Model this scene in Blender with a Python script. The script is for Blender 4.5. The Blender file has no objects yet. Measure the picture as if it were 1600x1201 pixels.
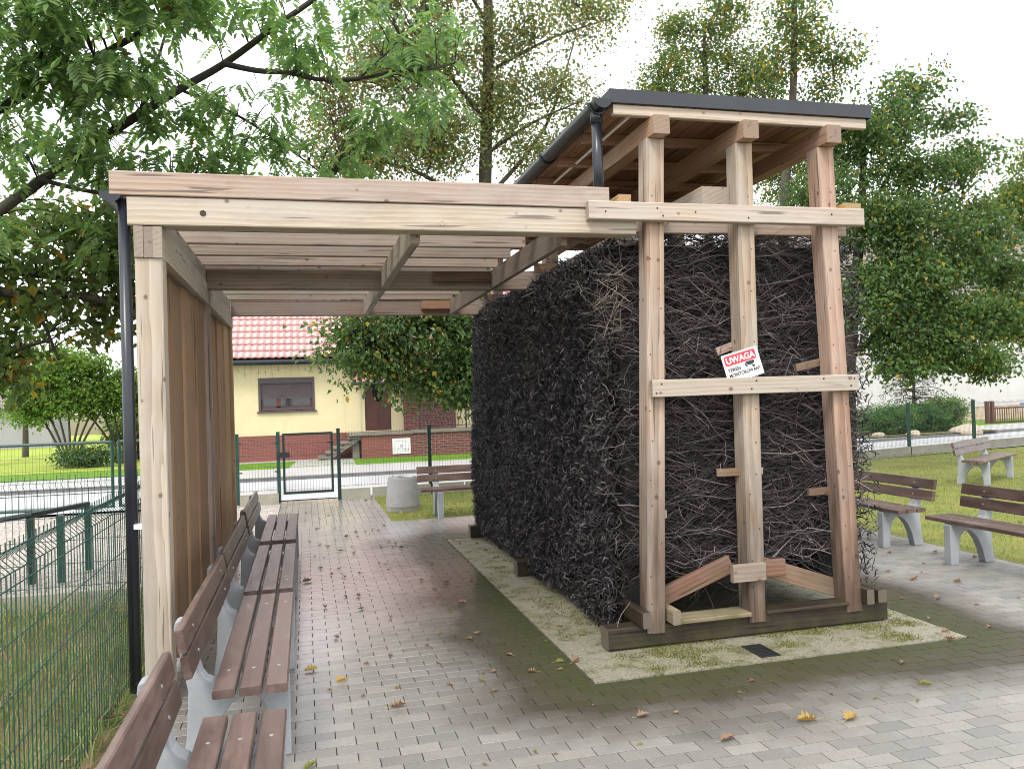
import bpy, bmesh, math, random
import numpy as np
from mathutils import Matrix, Vector
R = math.radians
random.seed(7)
rng = np.random.default_rng(11)
S = bpy.context.scene
COL = S.collection

# ------------------------------------------------------------------ camera, sky, sun, exposure
def cam_basis(yaw, pitch, roll):
    f = Vector((math.sin(yaw)*math.cos(pitch), math.cos(yaw)*math.cos(pitch), math.sin(pitch)))
    r = Vector((math.cos(yaw), -math.sin(yaw), 0)); u = r.cross(f)
    return math.cos(roll)*r+math.sin(roll)*u, -math.sin(roll)*r+math.cos(roll)*u, f
cr, cu, cf = cam_basis(0.24823, 0.0145, -0.0320)
cd = bpy.data.cameras.new('camera'); cd.sensor_width = 36; cd.lens = 1273/1600*36
cd.clip_start = 0.05; cd.clip_end = 1500
cam = bpy.data.objects.new('camera', cd); COL.objects.link(cam)
mw = Matrix.Identity(4)
for i, v in enumerate((cr, cu, -cf)):
    for j in range(3): mw[j][i] = v[j]
mw.translation = (0, 0, 1.72); cam.matrix_world = mw
S.camera = cam

SUN_EL, SUN_AZ = R(52), R(215)       # azimuth clockwise from +Y: the light comes from behind the camera, left
W = bpy.data.worlds.new('World'); S.world = W; W.use_nodes = True
wn = W.node_tree; bg = wn.nodes['Background']; bg.inputs['Strength'].default_value = 0.13
sk = wn.nodes.new('ShaderNodeTexSky'); sk.sky_type = 'NISHITA'; sk.sun_disc = False
sk.sun_elevation = SUN_EL; sk.sun_rotation = SUN_AZ
hs = wn.nodes.new('ShaderNodeHueSaturation'); hs.inputs['Saturation'].default_value = 0.2
mx = wn.nodes.new('ShaderNodeMixRGB'); mx.inputs[0].default_value = 0.86
mx.inputs[2].default_value = (11.0, 11.2, 11.6, 1)    # the closed white cloud deck
wn.links.new(sk.outputs[0], hs.inputs['Color']); wn.links.new(hs.outputs[0], mx.inputs[1])
wn.links.new(mx.outputs[0], bg.inputs['Color'])
sl = bpy.data.lights.new('sun', 'SUN'); sl.energy = 1.5; sl.angle = R(16); sl.color = (1, .96, .9)
sun = bpy.data.objects.new('sun', sl); COL.objects.link(sun)
sd = Vector((math.sin(SUN_AZ)*math.cos(SUN_EL), math.cos(SUN_AZ)*math.cos(SUN_EL), math.sin(SUN_EL)))
sun.rotation_euler = sd.to_track_quat('Z', 'Y').to_euler(); sun.location = (0, -10, 30)
vs = S.view_settings; vs.view_transform = 'Standard'; vs.look = 'None'; vs.gamma = 1; vs.exposure = 0.72
vs.use_curve_mapping = False
S.render.engine = 'CYCLES'
S.cycles.use_denoising = True; S.cycles.filter_width = 1.0
S.cycles.max_bounces = 8; S.cycles.transparent_max_bounces = 12

# ------------------------------------------------------------------ material helpers
class NT:
    def __init__(s, name):
        s.m = bpy.data.materials.new(name); s.m.use_nodes = True
        s.t = s.m.node_tree; s.b = s.t.nodes['Principled BSDF']; s.out = s.t.nodes['Material Output']
    def n(s, t, **k):
        o = s.t.nodes.new('ShaderNode'+t)
        for a, v in k.items(): setattr(o, a, v)
        return o
    def l(s, a, b): s.t.links.new(a, b)
    def put(s, sock, v):
        if v is None: return
        if hasattr(v, 'is_linked'): s.l(v, sock)
        else: sock.default_value = v
    def math(s, op, a, b=None, c=None, clamp=False):
        o = s.n('Math', operation=op, use_clamp=clamp)
        for i, v in enumerate((a, b, c)): s.put(o.inputs[i], v)
        return o.outputs[0]
    def noise(s, vec, scale, detail=4, rough=.55, dist=0):
        o = s.n('TexNoise'); s.put(o.inputs['Vector'], vec); o.inputs['Scale'].default_value = scale
        o.inputs['Detail'].default_value = detail; o.inputs['Roughness'].default_value = rough; o.inputs['Distortion'].default_value = dist
        return o.outputs['Fac']
    def ramp(s, fac, stops, interp='LINEAR'):
        o = s.n('ValToRGB'); r = o.color_ramp; r.interpolation = interp
        while len(r.elements) < len(stops): r.elements.new(.5)
        for e, (p, c) in zip(r.elements, stops):
            e.position = p; e.color = (c, c, c, 1) if isinstance(c, (int, float)) else (*c[:3], 1)
        s.l(fac, o.inputs[0]); return o.outputs[0]
    def mix(s, f, a, b, mode='MIX'):
        o = s.n('MixRGB', blend_type=mode); s.put(o.inputs[0], f)
        for i, v in ((1, a), (2, b)):
            if isinstance(v, tuple): v = (*v[:3], 1)
            s.put(o.inputs[i], v)
        return o.outputs[0]
    def coord(s, which='Object'): return s.n('TexCoord').outputs[which]
    def pos(s): return s.n('NewGeometry').outputs['Position']
    def mapv(s, vec, scale=(1, 1, 1), loc=None):
        o = s.n('Mapping'); s.l(vec, o.inputs[0]); o.inputs['Scale'].default_value = scale
        if loc is not None: s.put(o.inputs['Location'], loc)
        return o.outputs[0]
    def xyz(s, vec):
        o = s.n('SeparateXYZ'); s.l(vec, o.inputs[0]); return o.outputs
    def rnd(s): return s.n('ObjectInfo').outputs['Random']
    def isl(s): return s.n('NewGeometry').outputs['Random Per Island']
    def bump(s, h, strength=.3, dist=.01):
        o = s.n('Bump'); o.inputs['Strength'].default_value = strength; o.inputs['Distance'].default_value = dist
        s.l(h, o.inputs['Height']); s.l(o.outputs[0], s.b.inputs['Normal'])
    def col(s, v): s.put(s.b.inputs['Base Color'], (*v[:3], 1) if isinstance(v, tuple) else v)
    def rough(s, v): s.put(s.b.inputs['Roughness'], v)

def plain(name, c, rough=.6, var=.12, scale=9, metal=0, bump=.1):
    t = NT(name); f = t.noise(t.coord(), scale, 5)
    a = tuple(x*(1-var) for x in c); b = tuple(min(1, x*(1+var)) for x in c)
    t.col(t.mix(t.ramp(f, [(.3, 0.), (.7, 1.)]), a, b)); t.rough(rough); t.b.inputs['Metallic'].default_value = metal
    if bump: t.bump(f, bump, .01)
    return t.m

def wood(name, light, dark, grey=(.5, .5, .5), greyness=.3, rough=.7, knots=1., stain=None, algae=0.):
    """sawn timber; local X is the length of the piece"""
    t = NT(name); r = t.rnd(); oc = t.coord()
    off = t.n('CombineXYZ')
    for i, k in enumerate((37., 11., 23.)): t.l(t.math('MULTIPLY', r, k), off.inputs[i])
    v = t.n('VectorMath', operation='ADD'); t.l(oc, v.inputs[0]); t.l(off.outputs[0], v.inputs[1]); v = v.outputs[0]
    warp = t.noise(t.mapv(v, (1.1, 3, 3)), 1.5, 3, .5, .6)
    w = t.n('TexWave', wave_type='RINGS', rings_direction='X', wave_profile='SAW')
    w.inputs['Scale'].default_value = 11; w.inputs['Distortion'].default_value = 5.0; w.inputs['Detail'].default_value = 2; w.inputs['Detail Scale'].default_value = .8
    t.l(t.mapv(v, (.15, 1, 1)), w.inputs['Vector'])
    fine = t.noise(t.mapv(v, (2.5, 70, 70)), 1, 4, .6)
    g = t.math('ADD', t.math('MULTIPLY', w.outputs['Fac'], .5), t.math('MULTIPLY', fine, .5))
    c = t.mix(t.ramp(g, [(.25, 0.), (.8, 1.)]), light, dark)
    c = t.mix(t.math('MULTIPLY', t.ramp(warp, [(.35, 0.), (.65, 1.)]), greyness), c, grey)
    br = t.math('ADD', .8, t.math('MULTIPLY', r, .4))
    o = t.n('HueSaturation'); t.l(c, o.inputs['Color']); t.l(br, o.inputs['Value'])
    t.l(t.math('ADD', .488, t.math('MULTIPLY', t.math('FRACT', t.math('MULTIPLY', r, 7.3)), .02)), o.inputs['Hue']); c = o.outputs[0]
    # long thin checks
    ck = t.ramp(t.noise(t.mapv(v, (1.3, 34, 34)), 1, 2, .4), [(.30, 1.), (.335, 0.)])
    c = t.mix(t.math('MULTIPLY', ck, .7), c, tuple(x*.3 for x in dark))
    if knots:
        vo = t.n('TexVoronoi'); vo.inputs['Scale'].default_value = 7.5; t.l(t.mapv(v, (.8, 1, 1)), vo.inputs['Vector'])
        k = t.ramp(vo.outputs['Distance'], [(.0, 1.), (.085, .9), (.11, .15), (.16, 0.)])
        c = t.mix(t.math('MULTIPLY', k, .8*knots), c, (.13, .055, .03))
    dr = t.ramp(t.noise(t.mapv(v, (1.6, 7, 7)), 1.4, 5, .65), [(.50, 0.), (.68, 1.)])
    c = t.mix(t.math('MULTIPLY', dr, .25), c, tuple(x*.55 for x in dark))
    en = t.ramp(t.math('ABSOLUTE', t.xyz(t.coord('Normal'))[0]), [(.85, 0.), (.95, 1.)])
    c = t.mix(t.math('MULTIPLY', en, .55), c, (.20, .165, .135))
    if stain:
        z0, z1, sc = stain
        p = t.pos(); z = t.xyz(p)[2]
        n = t.noise(t.mapv(p, (6, 6, .8)), 1.3, 4)
        f = t.math('MULTIPLY_ADD', z, -1/(z1-z0), z1/(z1-z0))
        f = t.math('ADD', f, t.math('MULTIPLY', t.math('SUBTRACT', n, .5), 1.6))
        f = t.ramp(f, [(.2, 0.), (1.05, 1.)])
        c = t.mix(t.math('MULTIPLY', f, .8), c, sc)
    if algae:
        p = t.pos(); a = t.ramp(t.noise(p, 5, 5, .6), [(.45, 0.), (.62, 1.)])
        c = t.mix(t.math('MULTIPLY', a, algae), c, (.10, .105, .03))
    t.col(c); t.rough(rough); t.b.inputs['Specular IOR Level'].default_value = .3
    t.bump(t.math('SUBTRACT', g, t.math('MULTIPLY', ck, 1.5)), .25, .004)
    return t.m

M = {}
M['pale'] = wood('bleached_timber', (.52, .43, .345), (.35, .27, .205), (.44, .405, .36), .6)
M['pink'] = wood('pink_larch', (.48, .37, .295), (.33, .23, .175), (.43, .385, .35), .45)
M['post'] = wood('post_larch', (.45, .35, .25), (.26, .18, .115), (.45, .415, .36), .7, stain=(0.1, 2.2, (.045, .027, .018)))
M['poststained'] = wood('stained_post_larch', (.44, .31, .22), (.27, .165, .10), (.42, .36, .30), .5, stain=(0.3, 2.7, (.035, .02, .013)))
M['under'] = wood('sheltered_larch', (.46, .30, .195), (.31, .18, .11), (.40, .31, .24), .5)
M['deck'] = wood('roof_boards', (.36, .21, .13), (.22, .12, .07), (.3, .2, .15), .3)
M['plank'] = wood('screen_plank', (.42, .265, .155), (.30, .175, .095), (.36, .255, .17), .45)
M['postgrey'] = wood('grey_post', (.32, .245, .19), (.22, .16, .12), (.28, .235, .2), .5)
M['sill'] = wood('wet_sill_timber', (.05, .034, .024), (.026, .018, .013), (.03, .028, .02), .7, rough=.42, algae=.22, knots=.5)
M['brace'] = wood('red_brace', (.26, .145, .095), (.15, .08, .052), (.24, .19, .15), .5, algae=.25)
M['lightboard'] = wood('new_board', (.62, .51, .36), (.48, .36, .22), (.52, .47, .36), .4, algae=.3)
M['mossy'] = wood('mossy_board', (.27, .22, .14), (.17, .13, .08), (.22, .21, .12), .6, algae=.6)
M['yellow'] = wood('yellow_batten', (.66, .42, .16), (.52, .3, .1), (.6, .45, .2), .2, knots=.3)

def bench_wood():
    t = NT('stained_bench_wood'); r = t.rnd(); oc = t.coord()
    v = t.n('VectorMath', operation='ADD'); t.l(oc, v.inputs[0])
    cb = t.n('CombineXYZ'); t.l(t.math('MULTIPLY', r, 31.), cb.inputs[1]); t.l(t.math('MULTIPLY', r, 17.), cb.inputs[0]); t.l(cb.outputs[0], v.inputs[1]); v = v.outputs[0]
    g = t.noise(t.mapv(v, (2, 60, 60)), 1, 4, .6); wr = t.noise(t.mapv(v, (2.2, 9, 9)), 1.2, 4, .6)
    c = t.mix(g, (.115, .074, .060), (.068, .042, .034))
    c = t.mix(t.math('MULTIPLY', t.ramp(wr, [(.42, 0.), (.72, 1.)]), .55), c, (.24, .17, .145))
    o = t.n('HueSaturation'); t.l(c, o.inputs['Color']); t.l(t.math('ADD', .8, t.math('MULTIPLY', r, .4)), o.inputs['Value'])
    t.col(o.outputs[0]); t.rough(t.ramp(wr, [(.3, .28), (.7, .5)])); t.bump(g, .12, .003)
    return t.m
M['bench'] = bench_wood()

def concrete(name, c, sp=.35, rough=.75, sc=40):
    t = NT(name); p = t.coord(); a = t.noise(p, 3.5, 6, .6); b = t.noise(p, sc*4, 3, .7)
    pit = t.ramp(t.n('TexVoronoi').outputs[0], [(0, 1.), (.1, 0.)])
    cc = t.mix(t.ramp(a, [(.3, 0.), (.7, 1.)]), tuple(x*.8 for x in c), tuple(min(1, x*1.12) for x in c))
    cc = t.mix(t.math('MULTIPLY', t.ramp(b, [(.55, 0.), (.75, 1.)]), sp), cc, tuple(x*.45 for x in c))
    t.col(cc); t.rough(rough); t.bump(b, .15, .004); return t.m
M['conc'] = concrete('bench_concrete', (.32, .335, .35))
M['binconc'] = concrete('bin_concrete', (.27, .27, .265), .5)
M['curbc'] = concrete('old_curb_concrete', (.33, .315, .25), .5)
M['black'] = plain('black_steel', (.018, .02, .022), .38, .2)
M['dark'] = plain('dark_inside', (.015, .015, .015), .8)
M['roofmetal'] = plain('anthracite_sheet', (.028, .032, .04), .42, .15, 3)
M['pipe'] = plain('anthracite_pipe', (.016, .02, .027), .3, .2, 4, bump=0)
M['green'] = plain('green_fence_steel', (.010, .055, .042), .4, .25)
M['blackgreen'] = plain('dark_green_gate_steel', (.008, .028, .024), .4, .25)
M['steel'] = plain('galvanised_steel', (.55, .56, .57), .4, .1, metal=.7, bump=0)
M['white'] = plain('white_plastic', (.8, .8, .8), .35, .03, bump=0)
M['signred'] = plain('sign_red', (.56, .035, .05), .35, .05, bump=0)
M['signblack'] = plain('sign_black', (.018, .015, .025), .4, .05, bump=0)
M['nail'] = plain('rusty_nail', (.03, .02, .016), .6)

# ------------------------------------------------------------------ mesh helpers
def mesh_np(name, V, F, mat, n=4, smooth=False):
    """V (N,3), F (M,n) -> mesh, quickly"""
    me = bpy.data.meshes.new(name); V = np.asarray(V, np.float32); F = np.asarray(F, np.int32)
    me.vertices.add(len(V)); me.vertices.foreach_set('co', V.ravel())
    me.loops.add(F.size); me.loops.foreach_set('vertex_index', F.ravel())
    me.polygons.add(len(F)); me.polygons.foreach_set('loop_start', np.arange(0, F.size, F.shape[1], dtype=np.int32))
    me.polygons.foreach_set('loop_total', np.full(len(F), F.shape[1], np.int32))
    sm_ = smooth or name.startswith(('twigs', 'brushwood', 'mesh_panel'))
    me.polygons.foreach_set('use_smooth', np.full(len(F), sm_, bool))
    me.update(calc_edges=True)
    if mat: me.materials.append(mat)
    return me

def link(name, me, parent=None, mw=None, kind=None):
    o = bpy.data.objects.new(name, me); COL.objects.link(o)
    mw = mw if mw is not None else Matrix.Identity(4)
    if parent is not None:
        o.parent = parent
        w = Matrix.Identity(4); p = parent
        chain = []
        while p is not None: chain.append(p.matrix_basis.copy()); p = p.parent
        for b in reversed(chain): w = w @ b
        o.matrix_basis = w.inverted() @ mw
    else: o.matrix_basis = mw
    if kind: o['kind'] = kind
    return o

def tag(o, label, cat, group=None):
    o['label'] = label; o['category'] = cat
    if group: o['group'] = group
    return o
def thing(name, loc, label, cat, group=None, rz=0):
    o = bpy.data.objects.new(name, None); COL.objects.link(o); o.empty_display_size = .2
    o.matrix_basis = Matrix.Translation(loc) @ Matrix.Rotation(rz, 4, 'Z')
    return tag(o, label, cat, group)

class MB:
    def __init__(s): s.v = []; s.f = []
    def add(s, V, F):
        k = len(s.v); s.v += [tuple(p) for p in V]; s.f += [tuple(i+k for i in f) for f in F]; return s
    def box(s, a, b, mw=None):
        x0, y0, z0 = a; x1, y1, z1 = b
        V = [(x0, y0, z0), (x1, y0, z0), (x1, y1, z0), (x0, y1, z0), (x0, y0, z1), (x1, y0, z1), (x1, y1, z1), (x0, y1, z1)]
        if mw is not None: V = [mw @ Vector(p) for p in V]
        return s.add(V, [(3, 2, 1, 0), (4, 5, 6, 7), (0, 1, 5, 4), (1, 2, 6, 5), (2, 3, 7, 6), (3, 0, 4, 7)])
    def tube(s, path, r, n=8, cap=True):
        P = [Vector(p) for p in path]; rs = r if isinstance(r, (list, tuple)) else [r]*len(P); rings = []; up = None
        for i, p in enumerate(P):
            d = (P[min(i+1, len(P)-1)]-P[max(i-1, 0)]).normalized()
            if up is None: up = d.orthogonal().normalized()
            up = (up-d*up.dot(d)).normalized(); q = d.cross(up)
            rings.append([p+(up*math.cos(a)+q*math.sin(a))*rs[i] for a in (2*math.pi*k/n for k in range(n))])
        V = [v for rg in rings for v in rg]; F = []
        for i in range(len(P)-1):
            for k in range(n): F.append((i*n+k, i*n+(k+1) % n, (i+1)*n+(k+1) % n, (i+1)*n+k))
        if cap: F += [tuple(range(n))[::-1], tuple(range((len(P)-1)*n, len(P)*n))]
        return s.add(V, F)
    def lathe(s, prof, n=24, c=(0, 0, 0)):
        V = [(c[0]+r*math.cos(2*math.pi*k/n), c[1]+r*math.sin(2*math.pi*k/n), c[2]+z) for r, z in prof for k in range(n)]; F = []
        for i in range(len(prof)-1):
            for k in range(n): F.append((i*n+k, i*n+(k+1) % n, (i+1)*n+(k+1) % n, (i+1)*n+k))
        return s.add(V, F)
    def prism(s, poly, h0, h1, f):
        """polygon (u,v) extruded from h0 to h1; f(u,v,h)->xyz"""
        n = len(poly); V = [f(u, v, h0) for u, v in poly]+[f(u, v, h1) for u, v in poly]
        return s.add(V, [tuple(range(n))[::-1], tuple(range(n, 2*n))]+[(i, (i+1) % n, n+(i+1) % n, n+i) for i in range(n)])
    def mesh(s, name, mat, smooth=False):
        me = bpy.data.meshes.new(name); me.from_pydata(s.v, [], s.f); me.update()
        bm = bmesh.new(); bm.from_mesh(me); bmesh.ops.recalc_face_normals(bm, faces=bm.faces); bm.to_mesh(me); bm.free()
        if smooth: me.polygons.foreach_set('use_smooth', [True]*len(me.polygons))
        if mat: me.materials.append(mat)
        return me
    def build(s, name, mat, parent=None, kind=None, smooth=False, mw=None):
        return link(name, s.mesh(name, mat, smooth), parent, mw, kind)

def beam(name, p0, p1, w, h, mat, parent=None, up=(0, 0, 1), ch=.004, cut=None):
    """timber from p0 to p1 (axis through the middle), w across, h along 'up', chamfered arrises; local X = length"""
    p0, p1 = Vector(p0), Vector(p1); L = (p1-p0).length; x = (p1-p0).normalized(); u = Vector(up)
    z = (u-x*u.dot(x)).normalized(); y = z.cross(x)
    mw = Matrix((x, y, z)).transposed().to_4x4(); mw.translation = (p0+p1)/2
    a, b = w/2, h/2; c = min(ch, a*.4, b*.4)
    sec = [(-a+c, -b), (a-c, -b), (a, -b+c), (a, b-c), (a-c, b), (-a+c, b), (-a, b-c), (-a, -b+c)]
    ns = max(1, int(L/.6)); m = MB(); V = []; F = []
    wob = [(random.uniform(-.0015, .0015), random.uniform(-.0015, .0015)) for _ in range(ns+1)]
    for i in range(ns+1):
        sx = -L/2+L*i/ns
        V += [(sx, yy+wob[i][0], zz+wob[i][1]) for yy, zz in sec]
    for i in range(ns):
        for k in range(8): F.append((i*8+k, i*8+(k+1) % 8, (i+1)*8+(k+1) % 8, (i+1)*8+k))
    F += [tuple(range(8))[::-1], tuple(range(ns*8, ns*8+8))]
    m.add(V, F)
    return link(name, m.mesh(name, mat), parent, mw)
def bbox_beam(name, a, b, mat, parent=None, axis='X', ch=.004):
    """axis-aligned timber given by two corners"""
    a, b = np.array(a, float), np.array(b, float); c = (a+b)/2; d = abs(b-a); i = 'XYZ'.index(axis)
    p0, p1 = c.copy(), c.copy(); p0[i] -= d[i]/2; p1[i] += d[i]/2
    up = (0, 0, 1) if axis != 'Z' else (0, 1, 0)
    w, h = (d[1], d[2]) if axis == 'X' else (d[0], d[2]) if axis == 'Y' else (d[0], d[1])
    return beam(name, p0, p1, w, h, mat, parent, up, ch)

def tubes_np(P, r, n=3):
    """P (N,K,3) polylines, r (N,K) radii -> V,F of open tubes"""
    N, K, _ = P.shape
    T = np.empty_like(P); T[:, 1:-1] = P[:, 2:]-P[:, :-2]; T[:, 0] = P[:, 1]-P[:, 0]; T[:, -1] = P[:, -1]-P[:, -2]
    T /= np.linalg.norm(T, axis=2, keepdims=True)+1e-9
    ref = rng.normal(size=(N, 1, 3)); A = np.cross(T, ref); A /= np.linalg.norm(A, axis=2, keepdims=True)+1e-9; B = np.cross(T, A)
    ang = np.arange(n)*2*np.pi/n
    V = P[:, :, None]+r[:, :, None, None]*(A[:, :, None]*np.cos(ang)[None, None, :, None]+B[:, :, None]*np.sin(ang)[None, None, :, None])
    idx = np.arange(N*K*n).reshape(N, K, n); nx = np.roll(idx, -1, axis=2)
    F = np.stack([idx[:, :-1], nx[:, :-1], nx[:, 1:], idx[:, 1:]], -1).reshape(-1, 4)
    return V.reshape(-1, 3), F
def unit(a): return a/(np.linalg.norm(a, axis=-1, keepdims=True)+1e-9)
def leaves_np(C, D, Nn, L, Wd, fold=.25):
    """kite leaves: base C, direction D, normal Nn, length L, width Wd"""
    D = unit(D); Sd = unit(np.cross(D, Nn)); Nn = np.cross(Sd, D); L = L[:, None]; Wd = Wd[:, None]
    mid = C+D*L*.42
    V = np.stack([C, mid+Sd*Wd*.5+Nn*Wd*fold, C+D*L-Nn*L*.12, mid-Sd*Wd*.5+Nn*Wd*fold], 1).reshape(-1, 3)
    return V, np.arange(len(C)*4).reshape(-1, 4)

# ------------------------------------------------------------------ ground, road, lawns
def grass_mat(name, cols, dry, sc=1.3, dryamt=.5):
    t = NT(name); p = t.pos(); a = t.noise(p, sc, 5, .6); b = t.noise(p, 60, 3, .7)
    c = t.mix(t.ramp(a, [(.35, 0.), (.65, 1.)]), cols[0], cols[1]); c = t.mix(t.math('MULTIPLY', t.ramp(b, [(.45, 0.), (.7, 1.)]), dryamt), c, dry)
    t.col(c); t.rough(.85); t.bump(b, .6, .03); t.b.inputs['Specular IOR Level'].default_value = .2; return t.m
M['lawn'] = grass_mat('autumn_lawn', ((.20, .215, .05), (.115, .165, .035)), (.36, .27, .11), dryamt=.65)
M['verge'] = grass_mat('bright_verge', ((.13, .26, .02), (.10, .20, .02)), (.2, .2, .05), dryamt=.25)
M['farlawn'] = grass_mat('far_lawn', ((.36, .40, .06), (.24, .34, .05)), (.4, .38, .1), dryamt=.2)
M['rough'] = grass_mat('rough_ground', ((.13, .145, .05), (.19, .15, .08)), (.09, .06, .035))
def asphalt(name, c):
    t = NT(name); p = t.pos(); a = t.noise(p, .5, 5); b = t.noise(p, 90, 3, .7)
    t.col(t.mix(t.math('MULTIPLY', b, .35), t.mix(a, tuple(x*.85 for x in c), tuple(x*1.1 for x in c)), tuple(x*.5 for x in c)))
    t.rough(t.ramp(a, [(.3, .32), (.7, .55)])); t.bump(b, .3, .006); return t.m
M['road'] = asphalt('wet_pale_asphalt', (.46, .46, .465)); M['walk'] = asphalt('footway_slabs', (.45, .44, .43)); M['kerb'] = concrete('kerb_stone', (.16, .155, .15), .4)
def gravel():
    t = NT('gravel'); p = t.pos(); vo = t.n('TexVoronoi'); vo.inputs['Scale'].default_value = 38; t.l(p, vo.inputs['Vector'])
    c = t.ramp(t.xyz(vo.outputs['Color'])[0], [(0, (.20, .16, .125)), (.5, (.36, .31, .26)), (1, (.55, .52, .48))]); t.col(c); t.rough(.8)
    t.bump(vo.outputs['Distance'], -.8, .02) if False else t.bump(t.math('SUBTRACT', 1., vo.outputs['Distance']), .7, .02); return t.m
M['gravel'] = gravel()

def sheet(name, poly, z, mat, kind='structure', th=None):
    m = MB()
    if th: m.prism(poly, z-th, z, lambda u, v, h: (u, v, h))
    else: m.add([(x, y, z) for x, y in poly], [tuple(range(len(poly)))])
    o = m.build(name, mat, kind=kind); return o
sheet('ground', [(-400, -400), (400, -400), (400, 400), (-400, 400)], -.10, M['rough'])
def band(y0, y1):   # a strip along X that swings away to the right
    bx = [(-60, 0), (8, 0), (16, 1.9), (60, 11)]
    return [(x, y0+d) for x, d in bx]+[(x, y1+d) for x, d in reversed(bx)]
sheet('road', band(15.35, 19.35), -.03, M['road'])
sheet('kerb', band(19.35, 19.5), .05, M['kerb'], th=.15)
sheet('footway', band(19.5, 21.9), .045, M['walk'], th=.12)
sheet('verge', band(21.9, 24.6), .03, M['verge'], th=.12)
sheet('house_yard', [(-3.8, 24.62), (14, 24.62), (14, 40), (-3.8, 40)], .02, M['walk'])
sheet('drive', [(-.5, 21.92), (1.25, 21.92), (1.3, 24.58), (-.3, 24.58)], .036, M['walk'])
sheet('far_lawn', [(-60, 24.62), (-3.82, 24.62), (-3.82, 60), (-60, 60)], .035, M['farlawn'])
sheet('lawn', [(6.47, -6), (60, -6), (60, 26.2), (16.2, 16.9), (8, 15.3), (1.1, 15.0), (1.1, 11.67), (6.47, 11.67)], -.004, M['lawn'])
sheet('gravel_bed', [(-14, 7.95), (-1.02, 7.95), (-1.02, 14.9), (-14, 14.9)], -.02, M['gravel'])
sheet('rough_grass', [(-14, -6), (-1.02, -6), (-1.02, 7.83), (-14, 7.83)], -.02, M['rough'])
sheet('gravel_margin', [(-1.02, 11.67), (-.47, 11.67), (-.47, 14.9), (-1.02, 14.9)], -.012, M['gravel'])

# ------------------------------------------------------------------ block paving
PX0, PX1, PY0, PY1 = -1.0, 6.45, 2.2, 11.66
MAT_X0, MAT_X1, MAT_Y0, MAT_Y1 = 1.62, 4.29, 4.62, 9.87
def paver_mat():
    t = NT('concrete_paver'); p = t.pos(); X = t.xyz(p)
    r = t.math('FRACT', t.math('ADD', t.rnd(), t.isl()))
    n1 = t.noise(p, 1.1, 4); n2 = t.noise(p, 120, 3, .7); n3 = t.noise(p, 7, 5, .65)
    c = t.mix(r, (.285, .27, .245), (.18, .173, .16))
    c = t.mix(t.math('MULTIPLY', t.ramp(t.math('FRACT', t.math('MULTIPLY', r, 5.7)), [(.6, 0.), (1., 1.)]), .4), c, (.27, .24, .20))
    n4 = t.noise(p, 28, 5, .7); n5 = t.noise(p, 2.6, 5, .65)
    c = t.mix(t.math('MULTIPLY', t.ramp(n2, [(.48, 0.), (.7, 1.)]), .5), c, (.10, .098, .09))
    c = t.mix(t.math('MULTIPLY', t.ramp(n4, [(.5, 0.), (.72, 1.)]), .4), c, (.15, .143, .13))
    c = t.mix(t.math('MULTIPLY', t.ramp(n5, [(.45, 0.), (.7, 1.)]), .35), c, (.17, .16, .14))
    c = t.mix(t.math('MULTIPLY', t.ramp(n3, [(.55, 0.), (.75, 1.)]), .25), c, (.36, .355, .345))
    # distance outside the brine pad
    dx = t.math('MAXIMUM', t.math('SUBTRACT', MAT_X0, X[0]), t.math('SUBTRACT', X[0], MAT_X1))
    dy = t.math('MAXIMUM', t.math('SUBTRACT', MAT_Y0, X[1]), t.math('SUBTRACT', X[1], MAT_Y1))
    d = t.math('SQRT', t.math('ADD', t.math('POWER', t.math('MAXIMUM', dx, 0.), 2.), t.math('POWER', t.math('MAXIMUM', dy, 0.), 2.)))
    dn = t.math('ADD', d, t.math('MULTIPLY', t.math('SUBTRACT', n1, .5), 1.1))
    brown = t.ramp(dn, [(.45, 1.), (1.0, 0.)]); green = t.ramp(t.math('ADD', d, t.math('MULTIPLY', t.math('SUBTRACT', n3, .5), .8)), [(.08, 1.), (.55, 0.)])
    c = t.mix(t.math('MULTIPLY', brown, .85), c, t.mix(n4, (.052, .039, .022), (.028, .023, .013)))
    c = t.mix(t.math('MULTIPLY', green, .7), c, (.048, .056, .016))
    # rain blown in between benches and tower: wet, so smooth and darker
    wx = t.ramp(t.math('ADD', X[0], t.math('MULTIPLY', t.math('SUBTRACT', n1, .5), .8)), [(0., 1.), (.999, 1.)])
    wy = t.ramp(t.math('MULTIPLY_ADD', t.math('ADD', X[1], t.math('MULTIPLY', t.math('SUBTRACT', n1, .5), 2.2)), .2, -.7), [(0.05, 0.), (.55, 1.)])
    side = t.ramp(t.math('MULTIPLY_ADD', X[0], -.25, 1.25), [(.35, 0.), (.75, 1.)])
    wet = t.math('MAXIMUM', t.math('MULTIPLY', wy, side), t.math('MULTIPLY', brown, .8))
    c = t.mix(t.math('MULTIPLY', wet, .05), c, (.10, .095, .088))
    t.col(c)
    ro = t.mix(wet, (.5, .5, .5), (.34, .34, .34)); t.put(t.b.inputs['Coat Weight'], t.math('SUBTRACT', wet, t.math('MULTIPLY', brown, .8), clamp=True)); t.put(t.b.inputs['Coat Roughness'], t.math('MULTIPLY_ADD', brown, -.08, .22)); t.b.inputs['Coat IOR'].default_value = 2.5; ro = t.mix(t.math('MULTIPLY', n3, .25), ro, (.6, .6, .6)); t.rough(ro)
    t.bump(t.math('ADD', n2, n4), .2, .005); t.put(t.b.inputs['Specular IOR Level'], t.math('MULTIPLY_ADD', brown, -.55, .7))
    return t.m
M['paver'] = paver_mat()
M['joint'] = plain('joint_sand', (.045, .041, .034), .9, .3, 60)
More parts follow.
